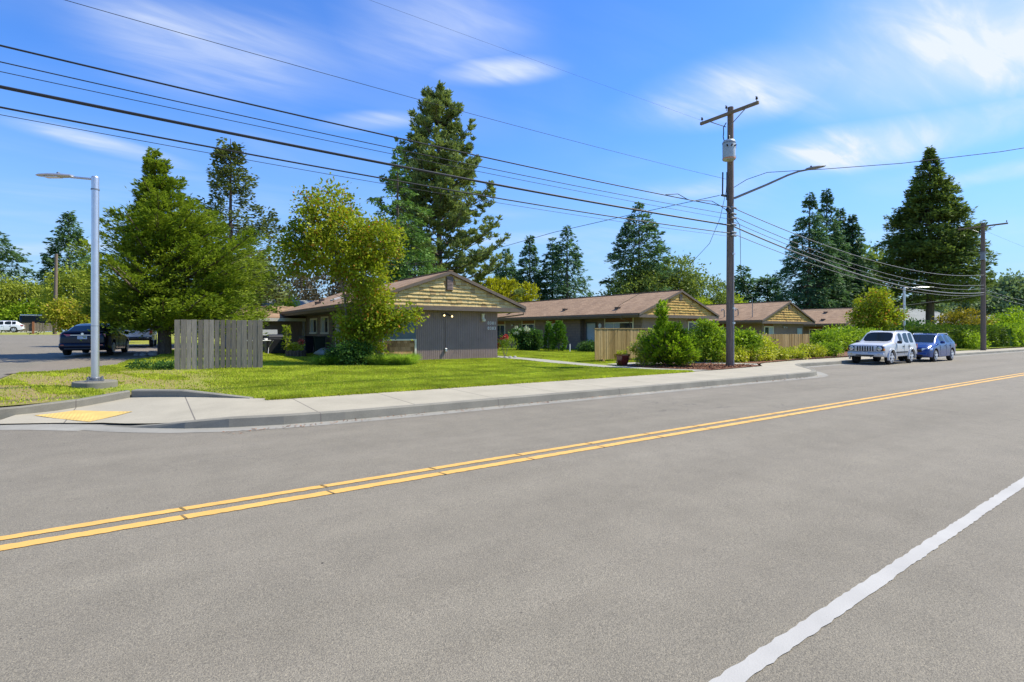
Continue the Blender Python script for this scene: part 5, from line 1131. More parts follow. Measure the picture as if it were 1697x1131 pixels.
# dark sedan on the gravel shoulder, seen from behind
Cm = dict(L=4.85, W=1.84, r=.335, axles=(.98, 3.80), zl=[(0, .26), (.2, .22), (.5, .20), (4.3, .22), (4.85, .32)],
          belt=[(0, .55), (.15, .70), (.6, .80), (1.4, .90), (4.0, .98), (4.6, 1.0), (4.80, .94), (4.85, .80)],
          top=[(0, .57), (.12, .72), (.6, .86), (1.35, .98), (2.2, 1.38), (2.6, 1.44), (3.1, 1.44), (3.6, 1.33), (4.28, 1.09), (4.70, 1.08), (4.80, 1.0), (4.85, .84)],
          width=[(0, .76), (.2, .9), (.6, .98), (4.2, 1), (4.6, .95), (4.85, .84)], roofw=[(0, .66), (1.35, .84), (2.2, .70), (3.3, .68), (4.28, .76), (4.7, .78), (4.85, .76)],
          wind=(1.35, 2.2), rear=(3.6, 4.28), side=((2.0, 2.75), (2.83, 3.50), (3.58, 3.90)), mirror=(1.85, .95), handles=(2.65, 3.4), hz=.86, spokes=10, seams=(1.8, 2.8, 3.5))
cz = G(-1.9, 33) + .012
cmr, X, hw = car('parked_car', 'dark navy sedan with red tail lights parked on the gravel beside the near lamp', (-1.95, 32.0, cz), R_(90 - 9), Cm, 'navy')
cbox(cmr, 'rear_bumper', 'navy', X(4.62), X(4.92), -.82, .82, .30, .58, .07); cbox(cmr, 'bumper_insert', 'black', X(4.88), X(4.928), -.62, .62, .27, .36, .01)
cbox(cmr, 'number_plate', 'plate', X(4.84), X(4.875), -.17, .17, .74, .87); cbox(cmr, 'trunk_garnish', 'chrome', X(4.80), X(4.865), -.42, .42, .90, .925)
q = MB(); q.lathe([(.05, 0), (.045, .02)], 18, (X(4.855), 0, .965), 'x'); em_ = q.build('emblem', A['chrome'], cmr); em_.scale = (1, 1, 1)
q = MB(); q.box(X(4.88), X(4.80), -.70, .70, 1.075, 1.095); q.build('boot_lip', A['navy'], cmr)
for sg in (-1, 1):
    q = MB(); q.hexa([(X(4.84), sg * .40, .86), (X(4.62), sg * .83, .80), (X(4.86), sg * .40, .88), (X(4.40), sg * .91, .86), (X(4.855), sg * .42, .96), (X(4.66), sg * .84, .98), (X(4.86), sg * .44, .955), (X(4.38), sg * .915, .96)])
    q = MB(); q.hexa([(X(4.70), sg * .42, .87), (X(4.875), sg * .42, .87), (X(4.78), sg * .80, .83), (X(4.45), sg * .80, .83), (X(4.70), sg * .42, .95), (X(4.86), sg * .42, .95), (X(4.77), sg * .80, .975), (X(4.45), sg * .80, .975)]); q.build('taillight', A['redlamp'], cmr)
    cbox(cmr, 'reflector', 'redlamp', X(4.88), X(4.93), sg * .62, sg * .74, .46, .50)
q = MB(); q.box(X(3.35), X(3.15), -.03, .03, 1.445, 1.50); q.build('antenna_fin', A['navy'], cmr)
# silver SUV ahead of the sedan, mostly behind the branches
sv, X, hw = car('parked_car', 'silver off-roader half hidden under the big leaning evergreen', (-.45, 41.9, G(-.4, 41) + .012), R_(90 - 4), J, 'silver', .98)
cbox(sv, 'rear_bumper', 'black', X(4.36), X(4.54), -.86, .86, .46, .66, .04); cbox(sv, 'number_plate', 'plate', X(4.46), X(4.475), -.16, .16, .82, .94)
for sg in (-1, 1): cbox(sv, 'taillight', 'redlamp', X(4.40), X(4.48), sg * .74, sg * .89, .80, 1.08)
cbox(sv, 'chrome_bar', 'chrome', X(4.54), X(4.56), -.7, .7, .58, .62)
# white SUV far left
wsv, X, hw = car('parked_car', 'white crossover at the left edge beside the far fence', (-17.9, 108.6, G(-17, 108) - .02), R_(180), Bc, 'carwhite', 1.06)
for sg in (-1, 1): cbox(wsv, 'taillight', 'redlamp', X(4.30), X(4.60), sg * .70, sg * .86, .88, 1.06)
cbox(wsv, 'rear_bumper', 'carwhite', X(4.4), X(4.66), -.8, .8, .42, .66, .05)
# dark bus behind the fence
bo = (-15.0, 134, 1.62); bus = empty('bus', bo, R_(4), 'long dark bus with white roof behind the low far fence', 'bus')
q = MB(); q.box(-4.6, 4.3, -1.2, 1.2, .4, 2.75); q.build('body', A['navy'], bus, bevel=.12, smooth=True, angle=50)
q = MB(); q.box(-4.55, 4.9, -1.15, 1.15, 2.74, 2.98); q.build('roof', A['carwhite'], bus, bevel=.08, smooth=True); q = MB(); q.box(.5, 1.6, -.5, .5, 2.99, 3.2); q.build('roof_unit', A['carwhite'], bus, bevel=.05)
for (a, b) in ((-4.3, -2.6), (-2.5, -.8), (-.7, 1.0), (1.1, 1.9)): q = MB(); q.box(a, b, -1.225, -1.202, 1.6, 2.6); q.build('window', A['carglass'], bus)
q = MB(); q.box(2.0, 4.2, -1.222, -1.202, .5, 2.6); fr = q.build('cab_panel', A['carwhite'], bus); q = MB(); q.box(2.15, 4.05, -1.24, -1.224, 1.5, 2.45); q.build('cab_window', A['carglass'], fr)
for x in (-3.2, 3.0): q = MB(); q.lathe([(.3, -.22), (.48, -.2), (.5, -.1), (.48, 0)], 20, (x, -1.05, .5), 'y'); q.build('wheel', A['tyre'], bus, smooth=True)

# ---------------------------------------------------------------- small things around the houses
po = (16.2, 15.3, lz(16.2, 15.3) + .02); pt = empty('flower_pot', po, .35, 'glazed dark red square-sided planter pot at the edge of the bark bed', 'flower pot')
q = MB()
def octo(r0, z, sq=.82): return [(r0 * math.cos(math.pi * (i + .5) / 4), r0 * math.sin(math.pi * (i + .5) / 4), z) for i in range(8)]
lv = [(.20, 0), (.26, .14), (.30, .32), (.315, .39), (.345, .40), (.345, .45), (.31, .45), (.30, .39)]
for r_, z in lv: q.v += octo(r_, z)
for i in range(len(lv) - 1):
    for j in range(8): q.f.append((i * 8 + j, i * 8 + (j + 1) % 8, (i + 1) * 8 + (j + 1) % 8, (i + 1) * 8 + j))
q.f.append(tuple(range(8))[::-1]); q.build('pot', A['pot'], pt, smooth=True, angle=30); q = MB(); q.lathe([(.29, .38), (.01, .40)], 8); q.build('soil', A['soil'], pt)
blob_tree((16.2, 15.3, po[2] + .40), 'small sparse green seedlings growing in the red pot', None, [(0, 0, .08, .2, .2, .07)], 'yellowgreen', 31, 26, 14, .05, .06, 'seedling', cat='plant', limbs=False)
# grey marker post and stool near the second building
q = MB(); q.box(-.03, .03, -.03, .03, -.05, .52); q.lathe([(.03, .52), (.02, .55)], 8); o = q.build('marker_post', A['vinyl'], None); o.location = (23.2, 26.6, .09); tag(o, 'short white marker post on the lawn edge by the second building', 'post')
so_ = (26.9, 29.0, .10); st = empty('stool', so_, 0, 'small wooden stool outside the pale blue door', 'stool'); q = MB(); q.box(-.2, .2, -.2, .2, .5, .54); q.build('seat', A['fence_tan'], st)
for a in (-1, 1):
    for b in (-1, 1): q = MB(); q.tube([(a * .17, b * .17, .5), (a * .2, b * .2, 0)], .018, 6); q.build('leg', A['fence_tan'], st)
# folding table with odds and ends, and a barbecue
to = (4.95, 30.6, G(4.95, 30.6)); tb = empty('folding_table', to, .1, 'white folding table cluttered with boxes by the carport wall', 'table'); q = MB(); q.box(-.75, .45, -.35, .35, .70, .74); q.build('table_top', A['vinyl'], tb, bevel=.01)
for a in (-.6, .3): q = MB(); q.tube([(a, -.3, 0), (a + .25, .3, .7)], .014, 6); q.tube([(a + .25, -.3, .7), (a, .3, 0)], .014, 6); q.build('leg', A['metal'], tb)
for (x, y, z, a, b, c, m, n_, l) in ((4.75, 30.6, .74, .34, .26, .16, 'blueplastic', 'storage_tub', 'blue plastic tub on the folding table'), (4.8, 30.6, .90, .30, .22, .05, 'vinyl', 'paper_bundle', 'white crumpled bundle in the blue tub'), (5.2, 30.5, .74, .16, .14, .10, 'vinyl', 'carton', 'small white carton on the right of the folding table')):
    q = MB(); q.hexa([(-a / 2 * .85, -b / 2 * .85, 0), (a / 2 * .85, -b / 2 * .85, 0), (a / 2 * .85, b / 2 * .85, 0), (-a / 2 * .85, b / 2 * .85, 0), (-a / 2, -b / 2, c), (a / 2, -b / 2, c), (a / 2, b / 2, c), (-a / 2, b / 2, c)]); o = q.build(n_, A[m], None, bevel=.01); o.location = (x, y, to[2] + z); o.rotation_euler = (0, 0, .2); tag(o, l, n_.replace('_', ' '))
go = (5.75, 30.9, G(5.75, 30.9)); gr = empty('barbecue', go, .05, 'black barbecue cart with pale lid beside the folding table', 'barbecue')
q = MB(); q.box(-.5, .5, -.25, .25, .05, .85); q.build('cabinet', A['black'], gr, bevel=.02); q = MB(); q.lathe([(.17, -.40), (.20, -.38), (.20, .38), (.17, .40)], 16, (0, 0, .88), 'x'); q.build('lid', A['black'], gr, smooth=True)
q = MB(); q.box(.5, .8, -.22, .22, .82, .86); q.build('side_shelf', A['metal'], gr)
for x in (-.42, .42): q = MB(); q.lathe([(.09, -.03), (.09, .03)], 14, (x, -.2, .09), 'y'); q.build('wheel', A['tyre'], gr)
q = MB(); q.box(-.62, .58, -.03, .03, .0, .32); o = q.build('white_board', A['vinyl'], None); o.location = (5.55, 32.4, G(5.5, 32) + 1.0); tag(o, 'white panel leaning above the barbecue', 'board')
q = MB(); q.box(-.55, -.5, -.02, .02, -1.0, 0); q.box(.5, .55, -.02, .02, -1.0, 0); lg = q.build('leg', A['vinyl'], o)
# raised stump planter, bins, covered heap
pl = (6.15, 27.9, G(6.1, 27.9)); sp_ = empty('raised_planter', pl, 0, 'low round log planter on the lawn holding yellow and red flowers', 'planter'); q = MB()
rr = random.Random(3)
for i in range(16):
    a = 2 * math.pi * i / 16; q.tube([(.40 * math.cos(a), .40 * math.sin(a), -.05), (.42 * math.cos(a), .42 * math.sin(a), .30 + rr.uniform(-.02, .03))], .085, 7)
q.build('log_ring', A['bark'], sp_, smooth=True); q = MB(); q.lathe([(.36, .24), (.01, .28)], 14); q.build('soil', A['soil'], sp_)
blob_tree((6.15, 27.9, pl[2] + .26), 'yellow green plant mound in the log planter', None, [(0, 0, .18, .32, .32, .16)], 'yellowgreen', 41, 60, 20, .07, .09, 'bedding_plant', cat='plant', limbs=False)
conifer((5.75, 28.1, pl[2] + .2), 'tall slender light green plant in the log planter', None, 1.35, lambda t: .17 * (1 - t) + .04, 'lime', 42, 44, .10, .04, 10, .1, .6, .1, .4, .2, 'tall_plant', 'bark_l', .015, cat='plant')
f_ = blob_tree((6.45, 28.0, pl[2] + .22), 'red flowers on stems in the log planter', None, [(0, 0, .5, .18, .18, .10)], 'flower', 43, 22, 12, .035, .05, 'red_flower', cat='plant', limbs=True, trunk=[[(0, 0, 0, .01), (.02, 0, .35)]], bark='lime' if False else 'arbor')
def bin_(loc, rz, label, mat):
    b = empty('wheelie_bin', loc, rz, label, 'bin', 'wheeled bins beside the nearest building'); q = MB()
    q.hexa([(-.24, -.26, .08), (.24, -.26, .08), (.24, .24, .08), (-.24, .24, .08), (-.30, -.34, .98), (.30, -.34, .98), (.30, .30, .98), (-.30, .30, .98)]); q.build('body', A[mat], b, bevel=.02)
    q = MB(); q.box(-.32, .32, -.37, .34, .985, 1.04); q.tube([(-.25, .38, .98), (.25, .38, .98)], .018, 6); q.build('lid', A[mat], b, bevel=.015)
    for s_ in (-1, 1): q = MB(); q.lathe([(.11, -.025), (.11, .025)], 14, (s_ * .25, .26, .11), 'x'); q.build('wheel', A['tyre'], b)
A['bin_d'] = plain('dark_bin', (.015, .022, .035), .5, 0, .2, 3); A['bin_g'] = plain('dark_green_bin', (.012, .03, .022), .5, 0, .2, 3)
bin_((7.55, 31.6, G(7.5, 31.6)), .3, 'navy wheeled bin nearest the lawn, left of its twin', 'bin_d'); bin_((8.1, 31.0, G(8.1, 31)), -.1, 'dark wheeled bin against the wall, right of its twin', 'bin_g')
q = MB(); q.sphere((0, 0, .12), .55, .42, .28, 12, 8, .35, 4); o = q.build('tarp_heap', A['tank'], None, smooth=True, angle=60); o.location = (8.0, 29.4, G(8, 29.4)); tag(o, 'low heap under a grey green cover by the wall', 'heap')
q = MB(); q.box(8.55, 8.597, 29.9, 30.05, 1.5, 1.95); q.build('electric_meter', A['black'], b1, of1)
# stones at the foot of the big evergreen
for i, (x, y, r_, l) in enumerate(((.2, 29.75, .17, 'largest pale round stone at the foot of the big evergreen'), (-.15, 29.65, .14, 'middle round stone left of the big evergreen trunk'), (-.4, 29.85, .11, 'small stone outermost from the big evergreen trunk'))):
    q = MB(); q.sphere((0, 0, r_ * .35), r_ * 1.15, r_, r_ * .72, 12, 8, .12, i); o = q.build('stone', A['stone'], None, smooth=True, angle=70); o.location = (x, y, G(x, y)); o.rotation_euler = (0, 0, i); tag(o, l, 'stone', 'stones under the big evergreen')

# ---------------------------------------------------------------- trees and shrubs
CR = (.821, -.571); CF = (.571, .821)
def cl_(r, z, dep=0): return (r * CR[0] + dep * CF[0], r * CR[1] + dep * CF[1], z)
def P_(tab): return lambda t: interp(tab, t)
conifer((.7, 30.6, .34), 'big dense light green evergreen with sweeping limbs beside the navy sedan', None, 10.0,
        P_([(0, 3.3), (.2, 3.4), (.36, 2.8), (.5, 2.0), (.65, 1.25), (.8, .65), (.92, .32), (1, .08)]), 'cypress', 11, 330, .15, .055, 800, 1.0, .16, .12, .25, .40, 'evergreen_tree', 'bark', .30, tipup=.22, flat=.5, top=.01, zpow=.9, rise=.22, asym=.36, lean=(-.5, .3))
conifer((4.7, 40.6, .3), 'tall thin open evergreen rising behind the big dense one', None, 14.4, P_([(0, 3.2), (.3, 2.9), (.5, 2.5), (.66, 1.2), (.85, 1.0), (1, .3)]), 'thinspruce', 12, 170, .24, .13, 150, 2.6, .05, .32, .30, .4, 'conifer_tree', 'bark', .22, tipup=.35, flat=1.2)
grp = 'evergreen trees behind the houses'
conifer((-15.3, 163, 1.9), 'dark conifer beyond the fence at the far left, right of the near lamp arm', grp, 28.2, P_([(0, 7.0), (.4, 5.4), (.8, 2.2), (1, .2)]), 'spruce', 13, 190, .8, .30, 110, 2, .0, .28, .3, .3, top=.01)
conifer((-30.2, 172, 1.9), 'dark wide conifer cut by the left edge of the picture', grp, 23.6, P_([(0, 8.5), (.5, 7.4), (.85, 3.8), (1, .8)]), 'spruce', 14, 150, .8, .30, 110, 2.5, .05, .22, .32, .35, top=.01)
conifer((20.3, 49.0, .1), 'layered blue-green cedar left of the tallest pine', grp, 20.0, P_([(0, 3.6), (.25, 3.4), (.5, 3.3), (.62, 2.9), (.72, 1.3), (1, .15)]), 'cedar', 15, 80, .28, .12, 260, 4.5, .12, .38, .24, .28, 'cedar_tree', 'bark', .30, flat=.35)
conifer((20.9, 46.2, .1), 'low spreading cedar top just above the nearest shake gable', grp, 8.4, P_([(0, 3.4), (.6, 3.3), (.9, 2.4), (1, 1.6)]), 'cedar', 16, 70, .26, .11, 240, 3.5, .05, .35, .22, .42, 'cedar_tree', 'bark', .22, flat=.3, top=.0)
tufted_pine((28.3, 55.8, .1), 'tallest tree, a broad tufted pine rising over the nearest gable', 29.8, P_([(0, 9.0), (.14, 8.6), (.35, 6.6), (.6, 4.9), (.8, 3.1), (.93, 1.6), (1, .5)]), 17, 230)
for i, (x, y, h, r, lab, sd) in enumerate(((53.3, 78.7, 16.6, 3.6, 'leftmost of the four conifers right of the tall pine', 18), (53.9, 72.2, 18.1, 2.9, 'slender second conifer right of the tall pine', 19), (58.3, 71.5, 18.0, 3.4, 'third conifer right of the tall pine, touching the fullest one', 20), (57.8, 67.0, 19.4, 4.4, 'fullest conifer of the four, rising over the second building', 21))):
    conifer((x, y, 0), lab, grp, h, P_([(0, r), (.3, r * .95), (.6, r * .62), (.85, r * .28), (1, .12)]), 'fir', sd, 140, .46, .19, 130, 1.5, -.02, .22, .3, .3, top=.01, trunk_r=.3)
conifer((56.1, 49.8, 0), 'pointed fir above the leafy crown behind the second building', grp, 19.4, P_([(0, 4.4), (.35, 4.2), (.55, 3.5), (.75, 1.9), (.9, .8), (1, .15)]), 'fir', 22, 140, .40, .17, 170, 5, .12, .12, .3, .22, top=.01, tipup=.1)
for (x, y, h, r, lab, sd) in ((97.9, 59.8, 14.6, 3.0, 'small distant conifer just right of the near utility pole', 23), (101.9, 57.1, 13.3, 3.3, 'small distant conifer, second right of the near utility pole', 24)):
    conifer((x, y, -.1), lab, grp, h, P_([(0, r), (.5, r * .8), (.8, r * .45), (1, .2)]), 'fir', sd, 90, .8, .32, 50, 1.5, .05, .2, .3, .35, top=.01)
for (x, y, h, r, lab, sd, l_) in ((91.2, 43.8, 25.0, 5.6, 'left and widest of the clustered spruces over the fourth building', 25, 0), (97.8, 44.1, 26.7, 4.6, 'tallest of the clustered spruces over the fourth building', 26, 0), (103.0, 44.1, 23.8, 4.2, 'third of the clustered spruces over the fourth building', 27, 0), (103.5, 42.3, 22.5, 4.4, 'rightmost of the clustered spruces over the fourth building', 28, 0)):
    conifer((x, y, -.1), lab, grp, h, P_([(0, r), (.25, r), (.5, r * .72), (.75, r * .36), (.9, r * .16), (1, .1)]), 'fir', sd, 210, .48, .20, 170, 1.5, -.05, .25, .3, .22, top=.008, trunk_r=.4)
conifer((95.5, 28.6, -.1), 'huge full spruce with bare lower trunk near the second utility pole', grp, 28.8, P_([(0, 5.8), (.15, 6.6), (.35, 5.8), (.55, 4.2), (.75, 2.2), (.9, .75), (1, .08)]), 'bigspruce', 29, 400, .46, .20, 230, 5.5, .05, .15, .24, .20, 'spruce_tree', 'bark', .62, top=.008, tipup=.16, flat=.8, rise=.05)
# maple in front of the nearest building
M = [(*cl_(-1.15, 6.35), .85, .85, .75, .8), (*cl_(-.9, 5.5), 1.5, 1.5, .95, 1.7), (*cl_(-1.7, 4.7), 1.25, 1.2, .85, 1.3), (*cl_(-.5, 4.6), 1.6, 1.6, 1.1, 2), (*cl_(.75, 4.9), 1.05, 1.1, .9, 1.1), (*cl_(.4, 3.6), 1.05, 1.0, .85, 1.0), (*cl_(-2.3, 4.2), .75, .7, .8, .6),
     (*cl_(.6, 2.6), .75, .75, .75, .7), (*cl_(.1, 1.9), .85, .8, .7, .8), (*cl_(1.0, 1.75), .75, .6, .35, .5), (*cl_(1.6, 1.72), .45, .4, .25, .3), (*cl_(2.15, 1.98), .35, .3, .28, .22), (*cl_(.0, 1.1), .66, .7, .75, .9), (*cl_(.5, .9), .75, .7, .6, .6)]
blob_tree((6.85, 20.75, .16), 'yellow-green maple with two trunks in front of the nearest building', None, M, 'maple', 33, 640, 52, .19, .12, 'maple_tree', 'bark_l',
          trunk=[[(*cl_(-.25, -.1), .075), cl_(-.35, 1.2), cl_(-.45, 2.6), cl_(-.8, 4.3), cl_(-1.1, 6.4)], [(*cl_(.2, -.1), .085), cl_(.25, 1.4), cl_(.2, 2.8), cl_(.45, 4.2), cl_(.6, 5.3)], [cl_(.25, .6) + (.05,), cl_(1.0, 1.4), cl_(2.2, 1.95)]])
def og(loc, r, h, n, label, mat='ornagrass', seed=1):
    global rng; rng = np.random.default_rng(seed); root = empty('ornamental_grass', loc, 0, label, 'plant', 'grass clumps at the foot of the maple')
    a = rng.random(n) * 6.283; rr_ = r * np.sqrt(rng.random(n)); P = np.stack([rr_ * np.cos(a), rr_ * np.sin(a) * .7, np.zeros(n)], 1); D = np.stack([np.cos(a) * .45, np.sin(a) * .45, np.ones(n)], 1) + rnd(n) * .22
    Ls = h * (.5 + .7 * rng.random(n)); leaves('blades', P, D, rnd(n), Ls * .7, .014, A[mat], root, .5)
    D2 = D + np.stack([np.cos(a) * .6, np.sin(a) * .6, -.5 * np.ones(n)], 1); leaves('tips', P + nrm(D) * (Ls * .5)[:, None], D2, rnd(n), Ls * .45, .010, A[mat], root, .3)
og((5.75, 20.5, .15), .38, .55, 2600, 'blue-green grass clump left of the maple foot', 'arbor', 51); og((7.55, 19.9, .14), .42, .62, 3200, 'bright green grass clump right of the maple foot', seed=52); og((8.35, 19.55, .13), .40, .62, 3000, 'rightmost bright green grass clump before the brown shakes', seed=53)
blob_tree((6.6, 20.2, .14), 'dark leafy shrub filling the foot of the maple', None, [(*cl_(0, .45), .75, .6, .5), (*cl_(-.5, .4), .5, .5, .4)], 'darkshrub', 54, 120, 40, .12, .09, 'shrub', cat='shrub', limbs=False)
# leafy crowns behind
blob_tree((53.3, 48.4, 0), 'broadleaf crown at the left of the leafy mass behind the second building', 'leafy trees behind the houses', [(0, 0, 5.6, 3.4, 3.4, 3.6), (-1.5, 1, 4.8, 2.6, 2.6, 2.8), (1, 0, 8.2, 2.0, 2.0, 1.8, .7)], 'broad', 61, 170, 46, .50, .34, trunk=[[(0, 0, 0, .25), (0, 0, 3), (.4, 0, 6)]])
blob_tree((61.0, 49.2, 0), 'biggest broadleaf crown in the middle behind the second building', 'leafy trees behind the houses', [(0, 0, 6.3, 4.6, 4.6, 4.2, 2), (1.8, -1, 9.3, 2.8, 2.8, 2.6), (-2.5, 1.0, 9.0, 2.4, 2.4, 2.4, .9)], 'broad', 62, 280, 46, .55, .36, trunk=[[(0, 0, 0, .3), (0, 0, 4), (.4, 0, 8)]])
blob_tree((68.0, 47.5, 0), 'loose broadleaf crown left of the near utility pole, above the second gable', 'leafy trees behind the houses', [(0, 0, 6.0, 3.3, 3.3, 3.6), (2.0, -1.4, 4.4, 2.2, 2.2, 2.0, .5)], 'broad', 63, 150, 44, .5, .34, trunk=[[(0, 0, 0, .25), (0, 0, 3), (.4, 0, 6)]])
blob_tree((62.5, 44.5, 0), 'bright lime green sapling crown tucked behind the right slope of the second gable', 'leafy trees behind the houses', [(0, 0, 4.2, 1.5, 1.5, 1.8)], 'lime', 64, 50, 40, .35, .28, trunk=[[(0, 0, 0, .1), (0, 0, 4)]])
blob_tree((72.5, 46.9, 0), 'lime green rounded treetop over the third building roof', 'leafy trees behind the houses', [(0, 0, 5.2, 2.0, 2.0, 1.9), (1.8, -.6, 4.4, 1.6, 1.6, 1.5)], 'lime', 65, 90, 40, .42, .34, trunk=[[(0, 0, 0, .15), (0, 0, 5)]])
for (x, y, h, r, lab, sd) in ((34.3, 50.2, 6.9, 2.1, 'left golden cypress spire over the second roof', 66), (37.2, 50.6, 6.6, 1.9, 'right golden cypress spire over the second roof', 67), (32.3, 50.6, 7.0, 2.0, 'middle-left golden cypress partly behind the first gable', 68)):
    conifer((x, y, 0), lab, 'golden cypress row', h, P_([(0, r), (.5, r * .8), (.8, r * .5), (1, .2)]), 'golden', sd, 110, .26, .12, 90, .5, .7, .0, .3, .3, 'cypress_tree', 'bark', .1, rise=.8, flat=.8)
blob_tree((14.4, 74.0, .1), 'dark purple-brown treetop behind the chimney house', 'leafy trees behind the houses', [(0, 0, 6, 5.0, 4, 4.2), (-3, 1, 5, 3.2, 3, 3.2)], 'plum', 70, 210, 40, .6, .38, trunk=[[(0, 0, 0, .3), (0, 0, 5)]])
blob_tree((22.5, 78.5, .1), 'dark treetop left of the first gable behind the maple', 'leafy trees behind the houses', [(0, 0, 6.5, 5, 4, 4.4), (3, 0, 5, 3.2, 3, 4)], 'plum', 71, 190, 40, .6, .4, trunk=[[(0, 0, 0, .3), (0, 0, 5)]])
blob_tree((8.2, 66.0, .1), 'loose mid green tree left of the brick chimney', 'leafy trees behind the houses', [(0, 0, 5.5, 3.6, 3.4, 4.2), (1.5, 0, 8, 2.4, 2.4, 2.4, .5)], 'broad', 72, 190, 40, .5, .34, trunk=[[(0, 0, 0, .25), (0, 0, 5)]])
blob_tree((12.0, 58.2, .1), 'small bright green shrub top beside the brick chimney', 'leafy trees behind the houses', [(0, 0, 3.9, .8, .8, 1.1)], 'lime', 73, 26, 36, .25, .22, trunk=[[(0, 0, 0, .08), (0, 0, 3.6)]])
blob_tree((3.6, 47.0, .4), 'yellow green bush behind the grey plank screen', 'leafy trees behind the houses', [(0, 0, 1.9, 2.4, 1.6, 1.5), (2.4, 0, 1.6, 1.4, 1.4, 1.2)], 'rhodo', 74, 100, 40, .35, .26, trunk=[[(0, 0, 0, .1), (0, 0, 1.6)]])
# left street end
blob_tree((-20.2, 141.9, 1.7), 'drooping yellow-green willow at the far left', 'trees at the end of the side street', [(0, 0, 6, 4.4, 3, 4.6), (3.5, 0, 5, 3, 3, 3.6), (-3, 0, 7.0, 3, 3, 3.6)], 'willow', 75, 260, 40, .7, .55, hang=.9, wl=.4, trunk=[[(0, 0, 0, .3), (0, 0, 7)]])
blob_tree((-11.4, 130.6, 1.6), 'lighter hanging yellow-green tree behind the far bare pole', 'trees at the end of the side street', [(0, 0, 7.5, 4.2, 3, 5.2), (2.5, 0, 5, 3, 3, 4)], 'willow', 76, 240, 40, .7, .55, hang=.9, wl=.4, trunk=[[(0, 0, 0, .3), (0, 0, 7)]])
blob_tree((-8.8, 113.5, 1.35), 'blooming yellow and orange tinted bush right of the far pole', 'trees at the end of the side street', [(0, 0, 2.2, 3.4, 2.2, 2.0), (-2.6, 1, 2.9, 2.2, 2, 2.4)], 'rhodo', 77, 170, 44, .5, .36, trunk=[[(0, 0, 0, .12), (0, 0, 2)]])
blob_tree((-4.2, 104, 1.25), 'bright yellow low bush behind the navy sedan', 'trees at the end of the side street', [(0, 0, 1.2, 3.4, 1.6, 1.2), (2.8, -1, 1.4, 2, 1.6, 1.3)], 'golden', 78, 120, 44, .42, .3, trunk=[[(0, 0, 0, .1), (0, 0, 1.2)]])
blob_tree((-17.2, 138.5, 1.7), 'mid green bushy tree behind the bus', 'trees at the end of the side street', [(0, 0, 2.8, 4.2, 2, 3.0), (-3.8, 0, 2.4, 2.5, 2, 2.2)], 'shrub', 79, 170, 40, .6, .45, trunk=[[(0, 0, 0, .15), (0, 0, 2.5)]])
blob_tree((-5, 135, 1.7), 'dark mixed treetop mass behind the big evergreen', 'trees at the end of the side street', [(0, 0, 5, 7, 3, 5), (8, 0, 4, 6, 3, 4.5)], 'broad', 80, 240, 40, .8, .6, trunk=[[(0, 0, 0, .3), (0, 0, 5)]])
# right side
blob_tree((52.0, 19.9, 0), 'small fresh green maple hiding the fourth gable', None, [(0, 0, 2.4, 1.6, 1.6, 1.5, 1.6), (.3, -.2, 3.9, 1.2, 1.2, 1.2), (1.2, -.8, 2.8, 1.1, 1.1, 1.1, .7)], 'maple', 81, 210, 42, .26, .20, 'maple_tree', 'bark_l', trunk=[[(0, 0, 0, .09), (0, 0, 1.5), (.2, -.1, 3.6)]])
blob_tree((112, 44.5, -.1), 'bright leafy treetop between the clustered spruces and the huge spruce', 'leafy trees behind the houses', [(0, 0, 12, 6, 5, 5.5), (-3, 2, 9, 5, 4, 5)], 'broad', 82, 220, 42, .9, .6, trunk=[[(0, 0, 0, .3), (0, 0, 9)]])
blob_tree((106, 47, -.1), 'dark leafy mass low behind the clustered spruces', 'leafy trees behind the houses', [(0, 0, 5.5, 9, 4, 6), (8, -3, 4.5, 6, 4, 5)], 'farleaf', 83, 260, 42, .9, .65, trunk=[[(0, 0, 0, .3), (0, 0, 5)]])
for i, (x, y, h, lab) in enumerate(((156, 45, 12, 'first of the far treetops right of the huge spruce'), (172, 37.5, 15, 'far treetop right of the second utility pole'), (181, 34.5, 14.2, 'far treetop at the right edge of the picture'), (190, 30, 13, 'lower far treetop cut by the right edge'), (140, 46, 8.5, 'low far treetop left of the second utility pole'))):
    blob_tree((x, y, -.3), lab, 'far trees at the right', [(0, 0, h * .55, 6.5, 5, h * .42), (3, -2, h * .8, 4, 4, h * .2), (-4, 2, h * .4, 4.5, 4, h * .35)], 'farleaf', 84 + i, 190, 40, 1.0, .75, trunk=[[(0, 0, 0, .4), (0, 0, h * .5)]])
blob_tree((84.3, 21.8, -.1), 'dome shaped bronze tipped bush above the tall hedge', None, [(0, 0, 2.6, 2.8, 2.6, 1.6), (0, 0, 1.5, 2.6, 2.4, 1.3)], 'bronze', 90, 150, 46, .34, .26, trunk=[[(0, 0, 0, .12), (0, 0, 2)]])
blob_tree((110, 22.5, -.2), 'light green bush at the right edge beyond the hedge', None, [(0, 0, 2.8, 3.2, 2.6, 2.4), (-4, 0, 2.0, 2, 2, 1.6)], 'shrub', 91, 140, 44, .45, .34, trunk=[[(0, 0, 0, .12), (0, 0, 2)]])
blob_tree((78, 25, -.1), 'dark shrub at the foot of the huge spruce', None, [(0, 0, 1.3, 3.6, 2, 1.6), (-4, .5, 1.2, 2.4, 2, 1.4)], 'darkshrub', 92, 130, 44, .4, .28, trunk=[[(0, 0, 0, .1), (0, 0, 1)]], cat='shrub', name='shrub')
